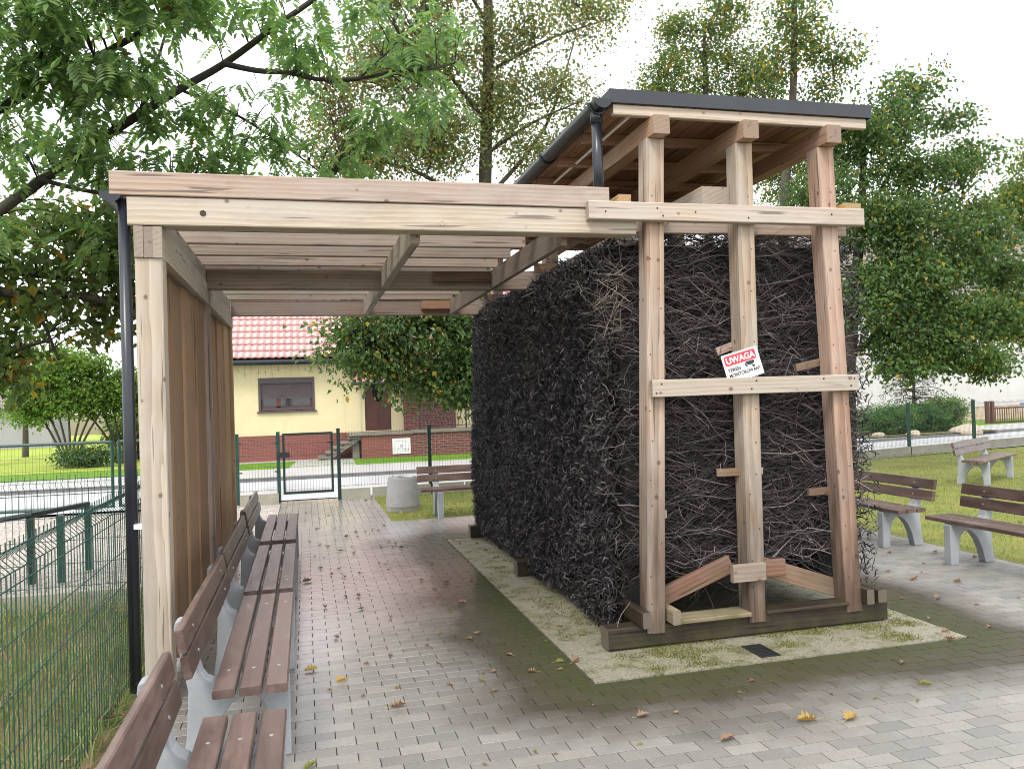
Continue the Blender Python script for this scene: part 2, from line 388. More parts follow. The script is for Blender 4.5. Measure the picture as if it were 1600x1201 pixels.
pav_bed = sheet('pavement', [(-1.02, -6), (6.46, -6), (6.46, 11.67), (1.1, 11.67), (1.1, 15.0), (-.47, 15.0), (-.47, 11.67), (-1.02, 11.67)], -.008, M['joint'])
def paver_mesh(lx, ly, cut=None):
    c, g, h = .0012, .0022, .05
    a, b = lx/2-g, ly/2-g
    V = [(-a, -b, -h), (a, -b, -h), (a, b, -h), (-a, b, -h), (-a, -b, -c), (a, -b, -c), (a, b, -c), (-a, b, -c), (-a+c, -b+c, 0), (a-c, -b+c, 0), (a-c, b-c, 0), (-a+c, b-c, 0)]
    F = [(8, 9, 10, 11)]+[(i, (i+1) % 4, 4+(i+1) % 4, 4+i) for i in range(4)]+[(4+i, 4+(i+1) % 4, 8+(i+1) % 4, 8+i) for i in range(4)]
    return V, F
pavers = []     # (cx, cy, lx, ly)
row = 0; y = PY0
while y < PY1-.02:
    x = PX0-(.1 if row % 2 else 0)
    while x < PX1-.01:
        a, b = max(x, PX0), min(x+.2, PX1)
        segs = [(a, b)]
        if MAT_Y0-.05 < y+.05 < MAT_Y1+.05:
            segs = [s for s in ((a, min(b, MAT_X0)), (max(a, MAT_X1), b)) if s[1]-s[0] > .03]
        for a, b in segs:
            if b-a > .03: pavers.append(((a+b)/2, y+.05, b-a, .1))
        x += .2
    y += .1; row += 1
col = 0; x = -.46
while x < 1.08:
    y = 11.67-(.1 if col % 2 else 0)
    while y < 14.9:
        a, b = max(y, 11.67), min(y+.2, 14.95)
        if b-a > .03: pavers.append((x+.05, (a+b)/2, .1, b-a))
        y += .2
    x += .1; col += 1
def in_view(p, m=0):
    d = Vector(p)-Vector((0, 0, 1.72)); z = d.dot(cf)
    return z > .1 and abs(d.dot(cr)/z*1273) < 800+m and abs(d.dot(cu)/z*1273) < 600+m
vis = [(math.hypot(cx, cy), i) for i, (cx, cy, lx, ly) in enumerate(pavers) if in_view((cx, cy, 0), -8) and lx > .15 and cx > -.05]
vis.sort(); near = set(i for _, i in vis[:300])
shared = {}; V = []; F = []
for i, (cx, cy, lx, ly) in enumerate(pavers):
    tx, ty, dz, rz = random.gauss(0, .0022), random.gauss(0, .0012), random.gauss(0, .0004), random.gauss(0, .004)
    mw = Matrix.Translation((cx, cy, dz)) @ Matrix.Rotation(tx, 4, 'X') @ Matrix.Rotation(ty, 4, 'Y') @ Matrix.Rotation(rz, 4, 'Z')
    key = (round(lx, 2), round(ly, 2))
    if i in near:
        if key not in shared:
            m = MB(); m.add(*paver_mesh(*key)); shared[key] = m.mesh('paver', M['paver'])
        link('paver', shared[key], pav_bed, mw)
    else:
        v, f = paver_mesh(lx, ly); k = len(V); V += [tuple(mw @ Vector(p)) for p in v]; F += [tuple(j+k for j in q) for q in f]
link('distant_pavers', mesh_np('distant_pavers', V, F, M['paver']), pav_bed, kind='stuff')

def pad_mat():
    t = NT('mossy_exposed_concrete'); p = t.pos(); a = t.noise(p, 2.6, 5, .6); b = t.noise(p, 48, 4, .8); g = t.noise(p, 9, 5, .7)
    c = t.mix(b, (.24, .215, .15), (.40, .37, .28)); c = t.mix(t.math('MULTIPLY', t.ramp(b, [(.52, 0.), (.60, 1.)]), .6), c, (.10, .10, .075))
    c = t.mix(t.math('MULTIPLY', t.ramp(a, [(.46, 0.), (.68, 1.)]), .5), c, (.24, .21, .08))
    c = t.mix(t.math('MULTIPLY', t.ramp(t.math('MULTIPLY', g, t.math('ADD', a, .5)), [(.5, 0.), (.66, 1.)]), .85), c, (.075, .085, .018))
    sp = t.ramp(t.noise(p, 60, 3, .75), [(.50, 0.), (.58, 1.)]); sp2 = t.ramp(t.noise(t.mapv(p, (1, 1, 1), (3, 5, 1)), 75, 3, .75), [(.54, 0.), (.62, 1.)])
    c = t.mix(t.math('MULTIPLY', sp, .5), c, (.085, .082, .04)); c = t.mix(t.math('MULTIPLY', sp2, .55), c, (.50, .48, .36))
    X = t.xyz(p); under = t.ramp(t.math('ADD', t.math('ABSOLUTE', t.math('SUBTRACT', X[0], 2.95)), t.math('MULTIPLY', a, .5)), [(.0, 1.), (.0, 1.)])
    t.col(c); t.rough(t.ramp(a, [(.3, .45), (.7, .8)])); t.bump(b, 1., .02); return t.m
sheet('concrete_pad', [(MAT_X0+.003, MAT_Y0+.003), (MAT_X1-.003, MAT_Y0+.003), (MAT_X1-.003, MAT_Y1-.003), (MAT_X0+.003, MAT_Y1-.003)], .002, pad_mat(), th=.06)
m = MB()
for (a, b) in (((MAT_X0-.028, MAT_Y0-.03), (MAT_X0, MAT_Y1+.03)), ((MAT_X1, MAT_Y0-.03), (MAT_X1+.028, MAT_Y1+.03))): pass
g = thing('drain_grate', (2.84, 4.80, .004), 'black slotted drain grate set in the mossy pad by the sill', 'drain grate')
MB().box((-.06, -.11, -.02), (.06, .13, -.004)).build('pit', M['dark'], g, mw=g.matrix_basis)
for sx in (-.062, .062): MB().box((sx-.006, -.115, -.004), (sx+.006, .135, .007)).build('side_rail', M['black'], g, mw=g.matrix_basis)
bar = MB().box((-.056, -.006, -.004), (.056, .006, .006)).mesh('bar', M['black'])
for k in range(10): link('bar', bar, g, g.matrix_basis @ Matrix.Translation((0, -.105+k*.0255, 0)))

# ------------------------------------------------------------------ graduation tower
FY = [5.10, 7.50, 9.78]            # front faces of the three frames
T = thing('graduation_tower', (3.0, 7.5, 0), 'tall timber graduation tower packed with black blackthorn brushwood under a flat roof', 'graduation tower')
PT = .13
TOPX = [(2.239, 2.353), (3.0, 3.022), (3.778, 3.676)]    # post centre x at the bottom / top
def nail_heads(pts, y, parent):
    m = MB()
    for x, z in pts: m.tube([(x, y+.002, z), (x, y-.002, z)], .006, 7)
    return m.build('nail_heads', M['nail'], parent, kind='stuff')
for fi, fy in enumerate(FY):
    s = bbox_beam('sill', (1.90, fy+.015, .012), (4.06, fy+.155, .152), M['sill'], T, 'X', .008)
    for k, (xb, xt) in enumerate(TOPX):
        p = beam('post', (xb, fy+.07, .10), (xt, fy+.07, 3.44), PT, .14, M['poststained' if k == 2 else 'post'], T, (0, 1, 0), .005)
        if fi == 0:
            nm = MB()
            for q in range(14):
                z = .3+q*.215+random.uniform(-.05, .05); f = (z-.1)/3.34
                xx = xb+(xt-xb)*f+random.choice((-.035, .03))+random.uniform(-.01, .01); nm.tube([(xx, fy+.003, z), (xx, fy-.0015, z)], .0048, 7)
            nm.build('nail_heads', M['nail'], T, kind='stuff')
# cross boards on the front frame
bbox_beam('crossbar', (1.833, 5.035, 2.868), (3.93, 5.097, 2.988), M['pale'], T, 'X')
bbox_beam('crossbar', (2.243, 5.04, 1.685), (3.835, 5.076, 1.80), M['pale'], T, 'X')
bbox_beam('crossbar', (2.15, 5.245, 2.83), (3.93, 5.29, 2.94), M['pink'], T, 'X')
nail_heads([(2.31, 1.77), (2.27, 1.71), (3.02, 1.775), (2.98, 1.72), (3.55, 1.775), (3.77, 1.72), (3.8, 1.77)], 5.038, T)
nail_heads([(1.95, 2.92), (2.32, 2.95), (2.36, 2.90), (3.0, 2.9), (3.66, 2.94), (2.6, 2.93)], 5.033, T)
for fy in FY[1:]:
    bbox_beam('crossbar', (2.15, fy-.05, 2.86), (3.93, fy-.003, 2.98), M['under'], T, 'X')
# long rails that tie the frames together
for x0, x1, z0, z1, mt in ((2.06, 2.15, 3.0, 3.045, 'yellow'), (3.80, 3.93, 3.0, 3.035, 'yellow')):
    bbox_beam('batten', (x0, 5.07, z0-.008), (x1, 10.0, z1), M[mt], T, 'Y')
for x in (2.145, 3.86): bbox_beam('base_rail', (x-.03, 5.03, .158), (x+.03, 9.95, .262), M['sill'], T, 'Y', .006)
bbox_beam('base_rail', (2.325, 5.02, .165), (2.385, 5.5, .26), M['mossy'], T, 'Y', .006)
bbox_beam('base_rail', (3.93, 5.04, .16), (4.0, 9.9, .25), M['sill'], T, 'Y', .006)
# struts at the foot
beam('brace', (2.30, 5.27, .27), (2.86, 5.20, .50), .05, .12, M['brace'], T)
beam('brace', (3.02, 5.20, .49), (3.74, 5.27, .24), .05, .13, M['brace'], T)
bbox_beam('brace_block', (2.80, 5.055, .395), (3.05, 5.097, .515), M['postgrey'], T, 'X')
bbox_beam('brace_block', (3.072, 5.115, .40), (3.24, 5.165, .515), M['brace'], T, 'X')
bbox_beam('sill_cover', (2.36, 5.06, .153), (2.93, 5.24, .182), M['mossy'], T, 'X')
bbox_beam('sill_cover', (3.08, 5.08, .153), (3.72, 5.24, .175), M['sill'], T, 'X')
# short battens let in behind the posts
for x0, z0, x1, z1, mt in ((2.83, 1.985, 3.02, 2.05, 'pink'), (3.05, 2.05, 3.14, 2.05, 'pink'), (2.80, 1.135, 2.99, 1.14, 'brace'), (3.08, 1.13, 3.16, 1.125, 'lightboard'),
                           (2.30, 1.85, 2.40, 1.85, 'brace'), (2.29, .88, 2.37, .88, 'lightboard'), (3.46, 1.86, 3.68, 1.90, 'brace'), (3.53, .955, 3.72, .955, 'brace')):
    beam('batten', (x0, 5.245, z0), (x1, 5.17 if x1 < 3 else 5.245, z1), .03, .055, M[mt], T)
# brine trough on top
tr = bbox_beam('brine_trough', (2.74, 5.20, 2.992), (2.965, 9.9, 3.155), M['pale'], T, 'Y')
# roof: plates, rafters, boards, sheet
RX0, RX1, RY0, RY1 = 2.035, 3.985, 5.05, 10.1
for xb, xt in TOPX: bbox_beam('roof_beam', (xt-.055, 5.0, 3.444), (xt+.062, 9.98, 3.57), M['under'], T, 'Y')
ends = MB()
for k in range(9):
    yy = 5.05+k*.61
    bbox_beam('rafter', (RX0, yy, 3.573), (RX1, yy+.045, 3.643), M['pale'] if k == 0 else M['under'], T, 'X')
nb = 34
for k in range(13):
    x0 = RX0+k*(RX1-RX0)/13
    bbox_beam('roof_board', (x0+.004, RY0+.002, 3.646), (x0+(RX1-RX0)/13-.004, RY1, 3.668), M['deck'], T, 'Y', .002)
MB().box((RX0-.03, RY0-.02, 3.671), (RX1+.03, RY1+.03, 3.735)).box((RX0-.032, RY0-.022, 3.645), (RX1+.032, RY0-.018, 3.737)).box((RX1+.03, RY0-.02, 3.645), (RX1+.034, RY1+.03, 3.737)).build('roof_sheet', M['roofmetal'], T)
mb = MB()     # half round gutter
gx, gz, gr = 1.955, 3.665, .062
prof = [(gx+gr*math.cos(a), gz+gr*math.sin(a)) for a in [math.pi+math.pi*k/12 for k in range(13)]]
V = [(x, yy, z) for yy in (5.03, 10.1) for x, z in prof]+[(gx+(x-gx)*.93, yy, gz+(z-gz)*.93) for yy in (5.03, 10.1) for x, z in prof]
F = [(k, k+1, 14+k, 13+k) for k in range(12)]+[(26+k, 26+13+k, 26+14+k, 27+k) for k in range(12)]+[(0, 13, 39, 26), (12, 38, 51, 25)]
mb.add(V, F)
gut = mb.build('gutter', M['pipe'], T, smooth=True)
MB().prism(prof, 5.02, 5.034, lambda u, v, h: (u, h, v)).build('end_cap', M['pipe'], gut)
for yy in (5.12, 6.3, 7.5, 8.7, 9.9):
    MB().tube([(gx+(gr+.006)*math.cos(a), yy, gz+(gr+.006)*math.sin(a)) for a in [math.pi+math.pi*k/8 for k in range(9)]], .009, 6).build('gutter_bracket', M['pipe'], gut)
MB().tube([(gx, 5.16, 3.61), (gx, 5.16, 2.93)], .036, 14).tube([(gx, 5.16, 3.625), (gx, 5.16, 3.54)], .043, 14).build('downpipe', M['pipe'], T, smooth=True)
MB().tube([(2.19, 5.07, 3.60), (2.19, 10, 3.60)], .011, 6).build('conduit', M['white'], T, smooth=True)

# brushwood
def twig_mat(name, c0, c1, c2, rough):
    t = NT(name); r = t.isl()
    t.col(t.ramp(r, [(0, c0), (.66, c1), (.95, c2), (1, tuple(x*1.8 for x in c2))])); t.rough(rough); t.b.inputs['Specular IOR Level'].default_value = .4; return t.m
M['tip'] = twig_mat('black_wet_twigs', (.004, .0035, .004), (.010, .009, .010), (.16, .142, .145), .4)
M['twig'] = twig_mat('grey_brown_twigs', (.009, .008, .008), (.055, .046, .044), (.24, .205, .195), .6)
M['drytwig'] = twig_mat('dry_pale_twigs', (.20, .17, .135), (.30, .26, .21), (.40, .35, .29), .7)
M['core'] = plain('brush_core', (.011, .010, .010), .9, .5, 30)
def faceL(y, z): return np.interp(z, [.08, .3, .6, 1.0, 1.8, 2.5, 2.9], [2.02, 2.0, 1.99, 1.99, 2.01, 2.04, 2.09])
def bumps(a, b): return .008*np.sin(2.3*a+1.1*b)+.008*np.sin(5.1*a-3.3*b+1)+.006*np.sin(13*b+9*a)
def make_tips(N, side, ymin, ymax):
    y = rng.uniform(ymin, ymax, N); z = .05+rng.uniform(0, 1, N)*2.8
    z = np.where(z < .45, z, z); top = 2.80+.015*np.sin(3*y)+.02*np.sin(11*y); z = np.minimum(z, top-rng.uniform(0, .1, N))
    x = faceL(y, z)+bumps(y, z)
    lo = .05+.025*np.sin(4*y)+.02*np.sin(9.7*y+1); z = np.maximum(z, lo+rng.uniform(0, .10, N))
    if side > 0: x = 6.08-x+rng.uniform(0, .05, N)
    dep = rng.exponential(.032, N); x = x-side*dep
    d = np.stack([side*rng.uniform(.1, .8, N), rng.normal(0, .55, N), rng.normal(-.05, .85, N)], 1); d = unit(d)
    L = rng.uniform(.016, .055, N); b = np.stack([x, y, z], 1); bend = rng.normal(0, .012, (N, 3))
    P = np.stack([b-d*L[:, None]*.5, b+d*L[:, None]*.25+bend, b+d*L[:, None]], 1); r0 = rng.uniform(.003, .0068, N)
    return P, np.stack([r0, r0*.85, r0*.45], 1)
P1, r1 = make_tips(62000, -1, 5.32, 9.98); P2, r2 = make_tips(13000, 1, 5.25, 9.98)
Vt, Ft = tubes_np(np.concatenate([P1, P2]), np.concatenate([r1, r2]), 3)
link('brushwood_tips', mesh_np('brushwood_tips', Vt, Ft, M['tip']), T, kind='stuff')
def long_twigs(N, x0, x1, y0, y1, z0, z1, Lr, rr, K=9, slope=.25, amp=.05):
    L = rng.uniform(*Lr, N); cx = rng.uniform(x0, x1, N); cy = rng.uniform(y0, y1, N); cz = rng.uniform(z0, z1, N)
    s = np.linspace(-.5, .5, K)[None]; a = rng.normal(0, slope, N)[:, None]; ph = rng.uniform(0, 6.3, (N, 1)); fr = rng.uniform(3, 9, (N, 1)); am = rng.uniform(.2, 1, (N, 1))*amp
    P = np.stack([cx[:, None]+s*L[:, None], cy[:, None]+am*.5*np.cos(fr*s*1.3+ph)+rng.normal(0, .006, (N, K)), cz[:, None]+a*s*L[:, None]+am*np.sin(fr*s+ph)+rng.normal(0, .007, (N, K))], 2)
    r = rng.uniform(*rr, N)[:, None]*np.linspace(1, .5, K)[None]
    return P, np.where(rng.random((N, 1)) < .5, r, r[:, ::-1])
P, r = long_twigs(3300, 2.1, 4.0, 5.25, 5.46, .46, 2.80, (.25, 1.15), (.0014, .0046), slope=.34, amp=.075)
keep = ~((P[:, :, 0].min(1) < 2.02) | (P[:, :, 0].max(1) > 4.12)); P, r = P[keep], r[keep]
# side shoots
N = 7500; i = rng.integers(0, len(P), N); j = rng.integers(1, 8, N); b = P[i, j]; d = unit(np.stack([rng.normal(0, .8, N), rng.normal(-.25, .5, N), rng.normal(0, .9, N)], 1))
L = rng.uniform(.04, .19, N)[:, None]; bend = rng.normal(0, .02, (N, 3)); PS = np.stack([b, b+d*L*.35+bend*.5, b+d*L*.7+bend, b+d*L+bend*.2], 1); PS[:, :, 1] = np.maximum(PS[:, :, 1], 5.215)
rs = rng.uniform(.0013, .0030, N)[:, None]*np.array([1, .85, .7, .4])[None]
V1, F1 = tubes_np(P, r, 4); V2, F2 = tubes_np(PS, rs, 3)
link('brushwood_stems', mesh_np('brushwood_stems', np.concatenate([V1, V2]), np.concatenate([F1, F2+len(V1)]), M['twig']), T, kind='stuff')
# the front-left corner, where stems turn outwards
def corner(N, z0, z1, mat, y0=5.22, y1=5.75, rr=(.0013, .003)):
    z = rng.uniform(z0, z1, N); y = y0+(y1-y0)*rng.random(N)**1.5; x = faceL(y, z)+rng.uniform(-.02, .10, N)
    d = unit(np.stack([rng.normal(-.5, .6, N), rng.normal(-.25, .45, N), rng.normal(-.1, .55, N)], 1)); L = rng.uniform(.10, .34, N)[:, None]; K = 6
    s = np.linspace(-.4, .6, K)[None, :, None]; bend = unit(rng.normal(0, 1, (N, 3)))[:, None]*.05*(s*s)*4*L[:, None]*2
    P = np.stack([x, y, z], 1)[:, None]+d[:, None]*s*L[:, None]+bend+rng.normal(0, .004, (N, K, 3)); r = rng.uniform(*rr, N)[:, None]*np.linspace(1, .45, K)[None]
    Vv, Ff = tubes_np(P, r, 3); link('brushwood_stems', mesh_np('brushwood_stems', Vv, Ff, mat), T, kind='stuff')
corner(270, .2, 2.75, M['twig'], 5.22, 5.55); corner(75, 2.1, 2.6, M['drytwig'], 5.22, 5.5, (.0016, .0032)); corner(20, 2.3, 2.75, M['drytwig'], 5.22, 5.9)
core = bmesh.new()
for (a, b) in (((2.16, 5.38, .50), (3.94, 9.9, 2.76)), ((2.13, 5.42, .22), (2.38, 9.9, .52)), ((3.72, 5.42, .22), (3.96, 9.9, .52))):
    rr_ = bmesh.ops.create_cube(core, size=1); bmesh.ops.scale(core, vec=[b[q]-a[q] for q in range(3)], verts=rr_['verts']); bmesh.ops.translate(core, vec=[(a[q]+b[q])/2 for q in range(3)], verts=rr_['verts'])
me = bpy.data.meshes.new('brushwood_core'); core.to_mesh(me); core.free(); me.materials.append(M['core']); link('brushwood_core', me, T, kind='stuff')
# loose top layer
P, r = long_twigs(1500, 2.2, 3.9, 5.3, 9.9, 2.74, 2.86, (.2, .7), (.0014, .0035)); Vv, Ff = tubes_np(P, r, 3); link('brushwood_stems', mesh_np('brushwood_stems', Vv, Ff, M['twig']), T, kind='stuff')
# hanging underside and the ragged right edge
P, r = long_twigs(700, 2.3, 3.8, 5.3, 9.8, .42, .52, (.2, .8), (.0014, .0035)); Vv, Ff = tubes_np(P, r, 3); link('brushwood_stems', mesh_np('brushwood_stems', Vv, Ff, M['twig']), T, kind='stuff')

# ------------------------------------------------------------------ warning sign wedged behind the crossbar
sg = thing('warning_sign', (2.93, 5.085, 1.77), 'white and red tilted warning sign wedged behind the lower crossbar', 'sign')
SM = Matrix.Translation((2.945, 5.088, 1.888)) @ Matrix.Rotation(R(-14.5), 4, 'Y') @ Matrix.Rotation(R(-4), 4, 'X')
def rrect(w, h, rad, n=5):
    pts = []
    for cx, cz, a0 in ((w/2-rad, h/2-rad, 0), (-w/2+rad, h/2-rad, 90), (-w/2+rad, -h/2+rad, 180), (w/2-rad, -h/2+rad, 270)):
        pts += [(cx+rad*math.cos(R(a0+90*k/n)), cz+rad*math.sin(R(a0+90*k/n))) for k in range(n+1)]
    return pts
def flat(name, poly, y0, y1, mat): return MB().prism(poly, y0, y1, lambda u, v, h: (u, h, v)).build(name, mat, sg, mw=SM)
flat('panel', rrect(.285, .20, .008), -.0015, .0015, M['white'])
ring = MB()
for a, b in (((-.136, .0925), (.136, .0945)), ((-.136, -.0945), (.136, -.0925)), ((-.136, -.0925), (-.134, .0925)), ((.134, -.0925), (.136, .0925))): ring.box((a[0], -.0022, a[1]), (b[0], -.0016, b[1]))
ring.build('border', M['signblack'], sg, mw=SM)
flat('red_band', [(u-.004, v+.052) for u, v in rrect(.248, .07, .012)], -.0023, -.0016, M['signred'])
def lettering(txt, size, x, z, mat, bold=.0, name='lettering', sx=1.):
    cu_ = bpy.data.curves.new(name, 'FONT'); cu_.body = txt; cu_.size = size; cu_.offset = bold; cu_.extrude = .0003; cu_.align_x = 'LEFT'
    tmp = bpy.data.objects.new('tmp', cu_); COL.objects.link(tmp); bpy.context.view_layer.update()
    me = bpy.data.meshes.new_from_object(tmp.evaluated_get(bpy.context.evaluated_depsgraph_get())); bpy.data.objects.remove(tmp)
    me.name = name; me.materials.clear(); me.materials.append(mat)
    link(name, me, sg, SM @ Matrix.Translation((x, -.0029, z)) @ Matrix.Rotation(R(90), 4, 'X') @ Matrix.Diagonal((sx, 1, 1, 1)))
lettering('UWAGA', .060, -.117, .031, M['white'], .0018, sx=.99)
lettering('TEREN', .034, -.122, -.026, M['signblack'], .0010)
lettering('MONITOROWANY', .034, -.122, -.063, M['signblack'], .0010, sx=.86)
cam_icon = MB()
cam_icon.prism([(.022, .008), (.028, .014), (.085, .014), (.096, .006), (.092, -.006), (.075, -.014), (.04, -.014)], -.0026, -.0018, lambda u, v, h: (u, h, v))
cam_icon.prism([(.012, -.002), (.02, .006), (.036, -.016), (.03, -.026)], -.0026, -.0018, lambda u, v, h: (u, h, v))
cam_icon.prism([(.066, -.016), (.078, -.018), (.09, -.024), (.09, -.034), (.07, -.034), (.07, -.026)], -.0026, -.0018, lambda u, v, h: (u, h, v))
cam_icon.build('camera_symbol', M['signblack'], sg, mw=SM)

# ------------------------------------------------------------------ pergola
G_ = thing('pergola', (.5, 7.5, 0), 'pale larch timber pergola with open joists beside the brushwood tower', 'pergola')
PLX = (-.945, -.795)
bbox_beam('fascia', (-1.065, 5.088, 2.955), (2.0, 5.14, 3.094), M['pink'], G_, 'X')
bbox_beam('front_beam', (-.975, 5.10, 2.783), (2.19, 5.24, 2.95), M['pale'], G_, 'X', .006)
MB().tube([(-.56, 5.10, 2.86), (-.56, 5.096, 2.86)], .018, 12).build('bolt_plug', M['nail'], G_)
MB().tube([(.87, 5.10, 2.83), (.87, 5.096, 2.83)], .016, 12).build('bolt_plug', M['pink'], G_)
for fy, mt in ((5.12, 'pale'), (7.40, 'postgrey'), (9.66, 'plank')):
    bbox_beam('post', (PLX[0], fy, .02), (PLX[1], fy+.15, 2.595), M[mt], G_, 'Z', .006)
for k, x in enumerate((-.943, -.89, -.84)):     # three laminations of the long plate
    bbox_beam('long_plate', (x, 5.105+.003*(k % 2), 2.597), (x+(.05 if k else .051), 7.5 if k != 1 else 9.85, 2.779), M['pale' if k != 1 else 'postgrey'], G_, 'Y', .002)
    if k != 1: bbox_beam('long_plate', (x, 7.505, 2.597), (x+.05, 9.85, 2.779), M['pale'], G_, 'Y', .002)
bbox_beam('nailer', (-.86, 5.25, 2.783), (-.80, 9.7, 2.90), M['pale'], G_, 'Y')
for k in range(10):
    yy = 5.35+.48*k
    if abs(yy-7.5) < .2: continue
    bbox_beam('joist', (-1.0, yy-.028, 2.905), (1.74, yy+.028, 3.05), M['pink'], G_, 'X')
for yy, mt in ((7.47, 'postgrey'), (9.72, 'pink')):
    bbox_beam('cross_beam', (-.795, yy-.06, 2.725), (2.19, yy+.06, 2.898), M[mt], G_, 'X')
    bbox_beam('cross_block', (1.16 if yy < 8 else 1.36, yy-.11, 2.79), (1.80, yy-.063, 2.885), M['brace' if yy < 8 else 'plank'], G_, 'X')
for a, b in ((5.245, 7.405), (7.535, 9.655)):
    bbox_beam('purlin', (.685, a, 2.728), (.745, b, 2.90), M['pale'], G_, 'Y')
    bbox_beam('ledger', (1.70, a, 2.728), (1.745, b, 2.895), M['postgrey'], G_, 'Y')
# vertical screen boards, staggered in depth, and a pale edge strip
for (y0, y1, n, dx) in ((5.28, 7.39, 4, .0), (7.56, 9.65, 4, .0)):
    w = (y1-y0)/n
    for k in range(n):
        bbox_beam('screen_board', (-.905+.016*k, y0+k*w+.004, .06), (-.875+.016*k, y0+(k+1)*w-.02, 2.594), M['plank'], G_, 'Z', .003)
for yy in (7.552,): bbox_beam('edge_strip', (-.812, yy, .05), (-.792, yy+.02, 2.594), M['pale'], G_, 'Z', .002)
def clear_mat():
    t = NT('clear_polycarbonate'); tr_ = t.n('BsdfTransparent'); tr_.inputs[0].default_value = (.88, .9, .9, 1); gl = t.n('BsdfGlossy'); gl.inputs['Roughness'].default_value = .2
    ms = t.n('MixShader'); ms.inputs[0].default_value = .08; t.l(tr_.outputs[0], ms.inputs[1]); t.l(gl.outputs[0], ms.inputs[2]); t.l(ms.outputs[0], t.out.inputs['Surface']); return t.m
M['clear'] = clear_mat()
for k in range(3): MB().box((-1.05+k*.94, 5.16, 3.06), (-1.05+(k+1)*.94-.006, 9.9, 3.068)).build('roof_panel', M['clear'], G_)
gg = MB(); gx2, gz2 = -1.06, 2.975
prof = [(gx2+.062*math.cos(a), gz2+.062*math.sin(a)) for a in [math.pi+math.pi*k/10 for k in range(11)]]
V = [(x, yy, z) for yy in (5.09, 9.95) for x, z in prof]; F = [(k, k+1, 12+k, 11+k) for k in range(10)]+[tuple(range(11)), tuple(range(11, 22))]
gg.add(V, F); gt = gg.build('gutter', M['pipe'], G_, smooth=False)
MB().tube([(-1.0, 5.15, 2.94), (-1.0, 5.15, .08)], .034, 14).build('downpipe', M['pipe'], G_, smooth=True)
MB().box((-.985, 5.12, 1.02), (-.94, 5.16, 1.05)).build('pipe_clip', M['white'], G_)

# ------------------------------------------------------------------ benches
FR = [(0, 0), (.085, 0), (.10, .20), (.125, .275), (.165, .315), (.215, .32), (.27, .285), (.32, .22), (.36, .13), (.39, .0), (.50, 0), (.478, .15), (.468, .36), (.525, .66), (.52, .695), (.497, .705), (.472, .69),
      (.405, .445), (.385, .415), (.355, .40), (.345, .388), (.01, .388), (0, .37)]
def make_bench(L=1.88):
    b = thing('park_bench', (0, 0, 0), '', 'bench')
    for sy in (.28, L-.28):
        o = MB().prism(FR, sy-.042, sy+.042, lambda u, v, h: (-u, h, v)).build('side_frame', M['conc'], b)
        md = o.modifiers.new('bevel', 'BEVEL'); md.width = .007; md.segments = 2; md.limit_method = 'ANGLE'
    for k in range(3): bbox_beam('seat_slat', (-.335+k*.117, 0, .39), (-.235+k*.117, L, .43), M['bench'], b, 'Y', .006)
    a = R(11)
    for k in range(2):
        u0 = .465+.02; v0 = .495+.120*k
        c = Vector((-(.43+math.tan(a)*(v0-.45)), 0, v0+.05))
        up = Vector((-math.sin(a), 0, math.cos(a)))
        beam('back_slat', (c.x, 0, c.z), (c.x, L, c.z), .036, .106, M['bench'], b, up, .006)
    m = MB()
    for sy in (.28, L-.28):
        for k in range(3): m.tube([(-.285+k*.117, sy, .428), (-.285+k*.117, sy, .4325)], .009, 8)
        for k in range(2): q = Vector((-(.43+math.tan(a)*(.095+.12*k-.05)), sy, .545+.12*k)); m.tube([tuple(q+Vector((.016, 0, 0))), tuple(q+Vector((.0215, 0, .001)))], .009, 8)
    m.build('bolt_heads', M['steel'], b, kind='stuff')
    return b
def dup(root, mw, label, group):
    r = root.copy(); COL.objects.link(r); r.matrix_basis = mw; r['label'] = label; r['group'] = group
    for ch in root.children:
        c = ch.copy(); COL.objects.link(c); c.parent = r
    return r
bench0 = make_bench()
BR, BG, BB = 'benches in a row along the pergola', 'benches on the right by the lawn', 'benches in a row along the pergola'
bench0.matrix_basis = Matrix.Translation((-.115, 1.74, 0)); bench0['label'] = 'brown slatted bench nearest the camera, cut by the bottom edge'; bench0['group'] = BR
spots = [(-.115, 3.94, 0, 'brown slatted bench beside the front pergola post, second from the camera', BR), (-.12, 5.95, 0, 'brown slatted bench beneath the pergola, third from the camera', BR),
         (-.125, 8.06, 0, 'farthest slatted bench of the pergola row, nearest the gate', BR), (5.84, 9.02, 180, 'slatted bench on paving half hidden behind the right tower post', BG),
         (5.83, 6.76, 180, 'slatted bench on paving cut off by the right picture edge', BG), (1.56, 11.62, -90, 'slatted bench beside the round concrete bin in front of the fence', 'benches on grass')]
for x, y, a, lb, gr in spots: dup(bench0, Matrix.Translation((x, y, 0)) @ Matrix.Rotation(R(a), 4, 'Z'), lb, gr)
dup(bench0, Matrix.Translation((10.62, 10.95, 0)) @ Matrix.Rotation(R(-60), 4, 'Z'), 'slatted bench standing alone out on the lawn near the right fence', 'benches on grass')

# ------------------------------------------------------------------ litter bin
b = thing('litter_bin', (1.42, 12.75, 0), 'tapered round concrete litter bin on grass left of a bench', 'bin')
MB().lathe([(.245, .0), (.252, .05), (.256, .07), (.262, .08), (.262, .12), (.225, .50), (.215, .53), (.19, .535), (.18, .52), (.18, .30), (0, .30)], 36, (1.42, 12.75, 0)).build('body', M['binconc'], b, smooth=False)
MB().lathe([(.178, .515), (.172, .53), (.165, .53), (.16, .51)], 30, (1.42, 12.75, 0)).build('liner', M['steel'], b)

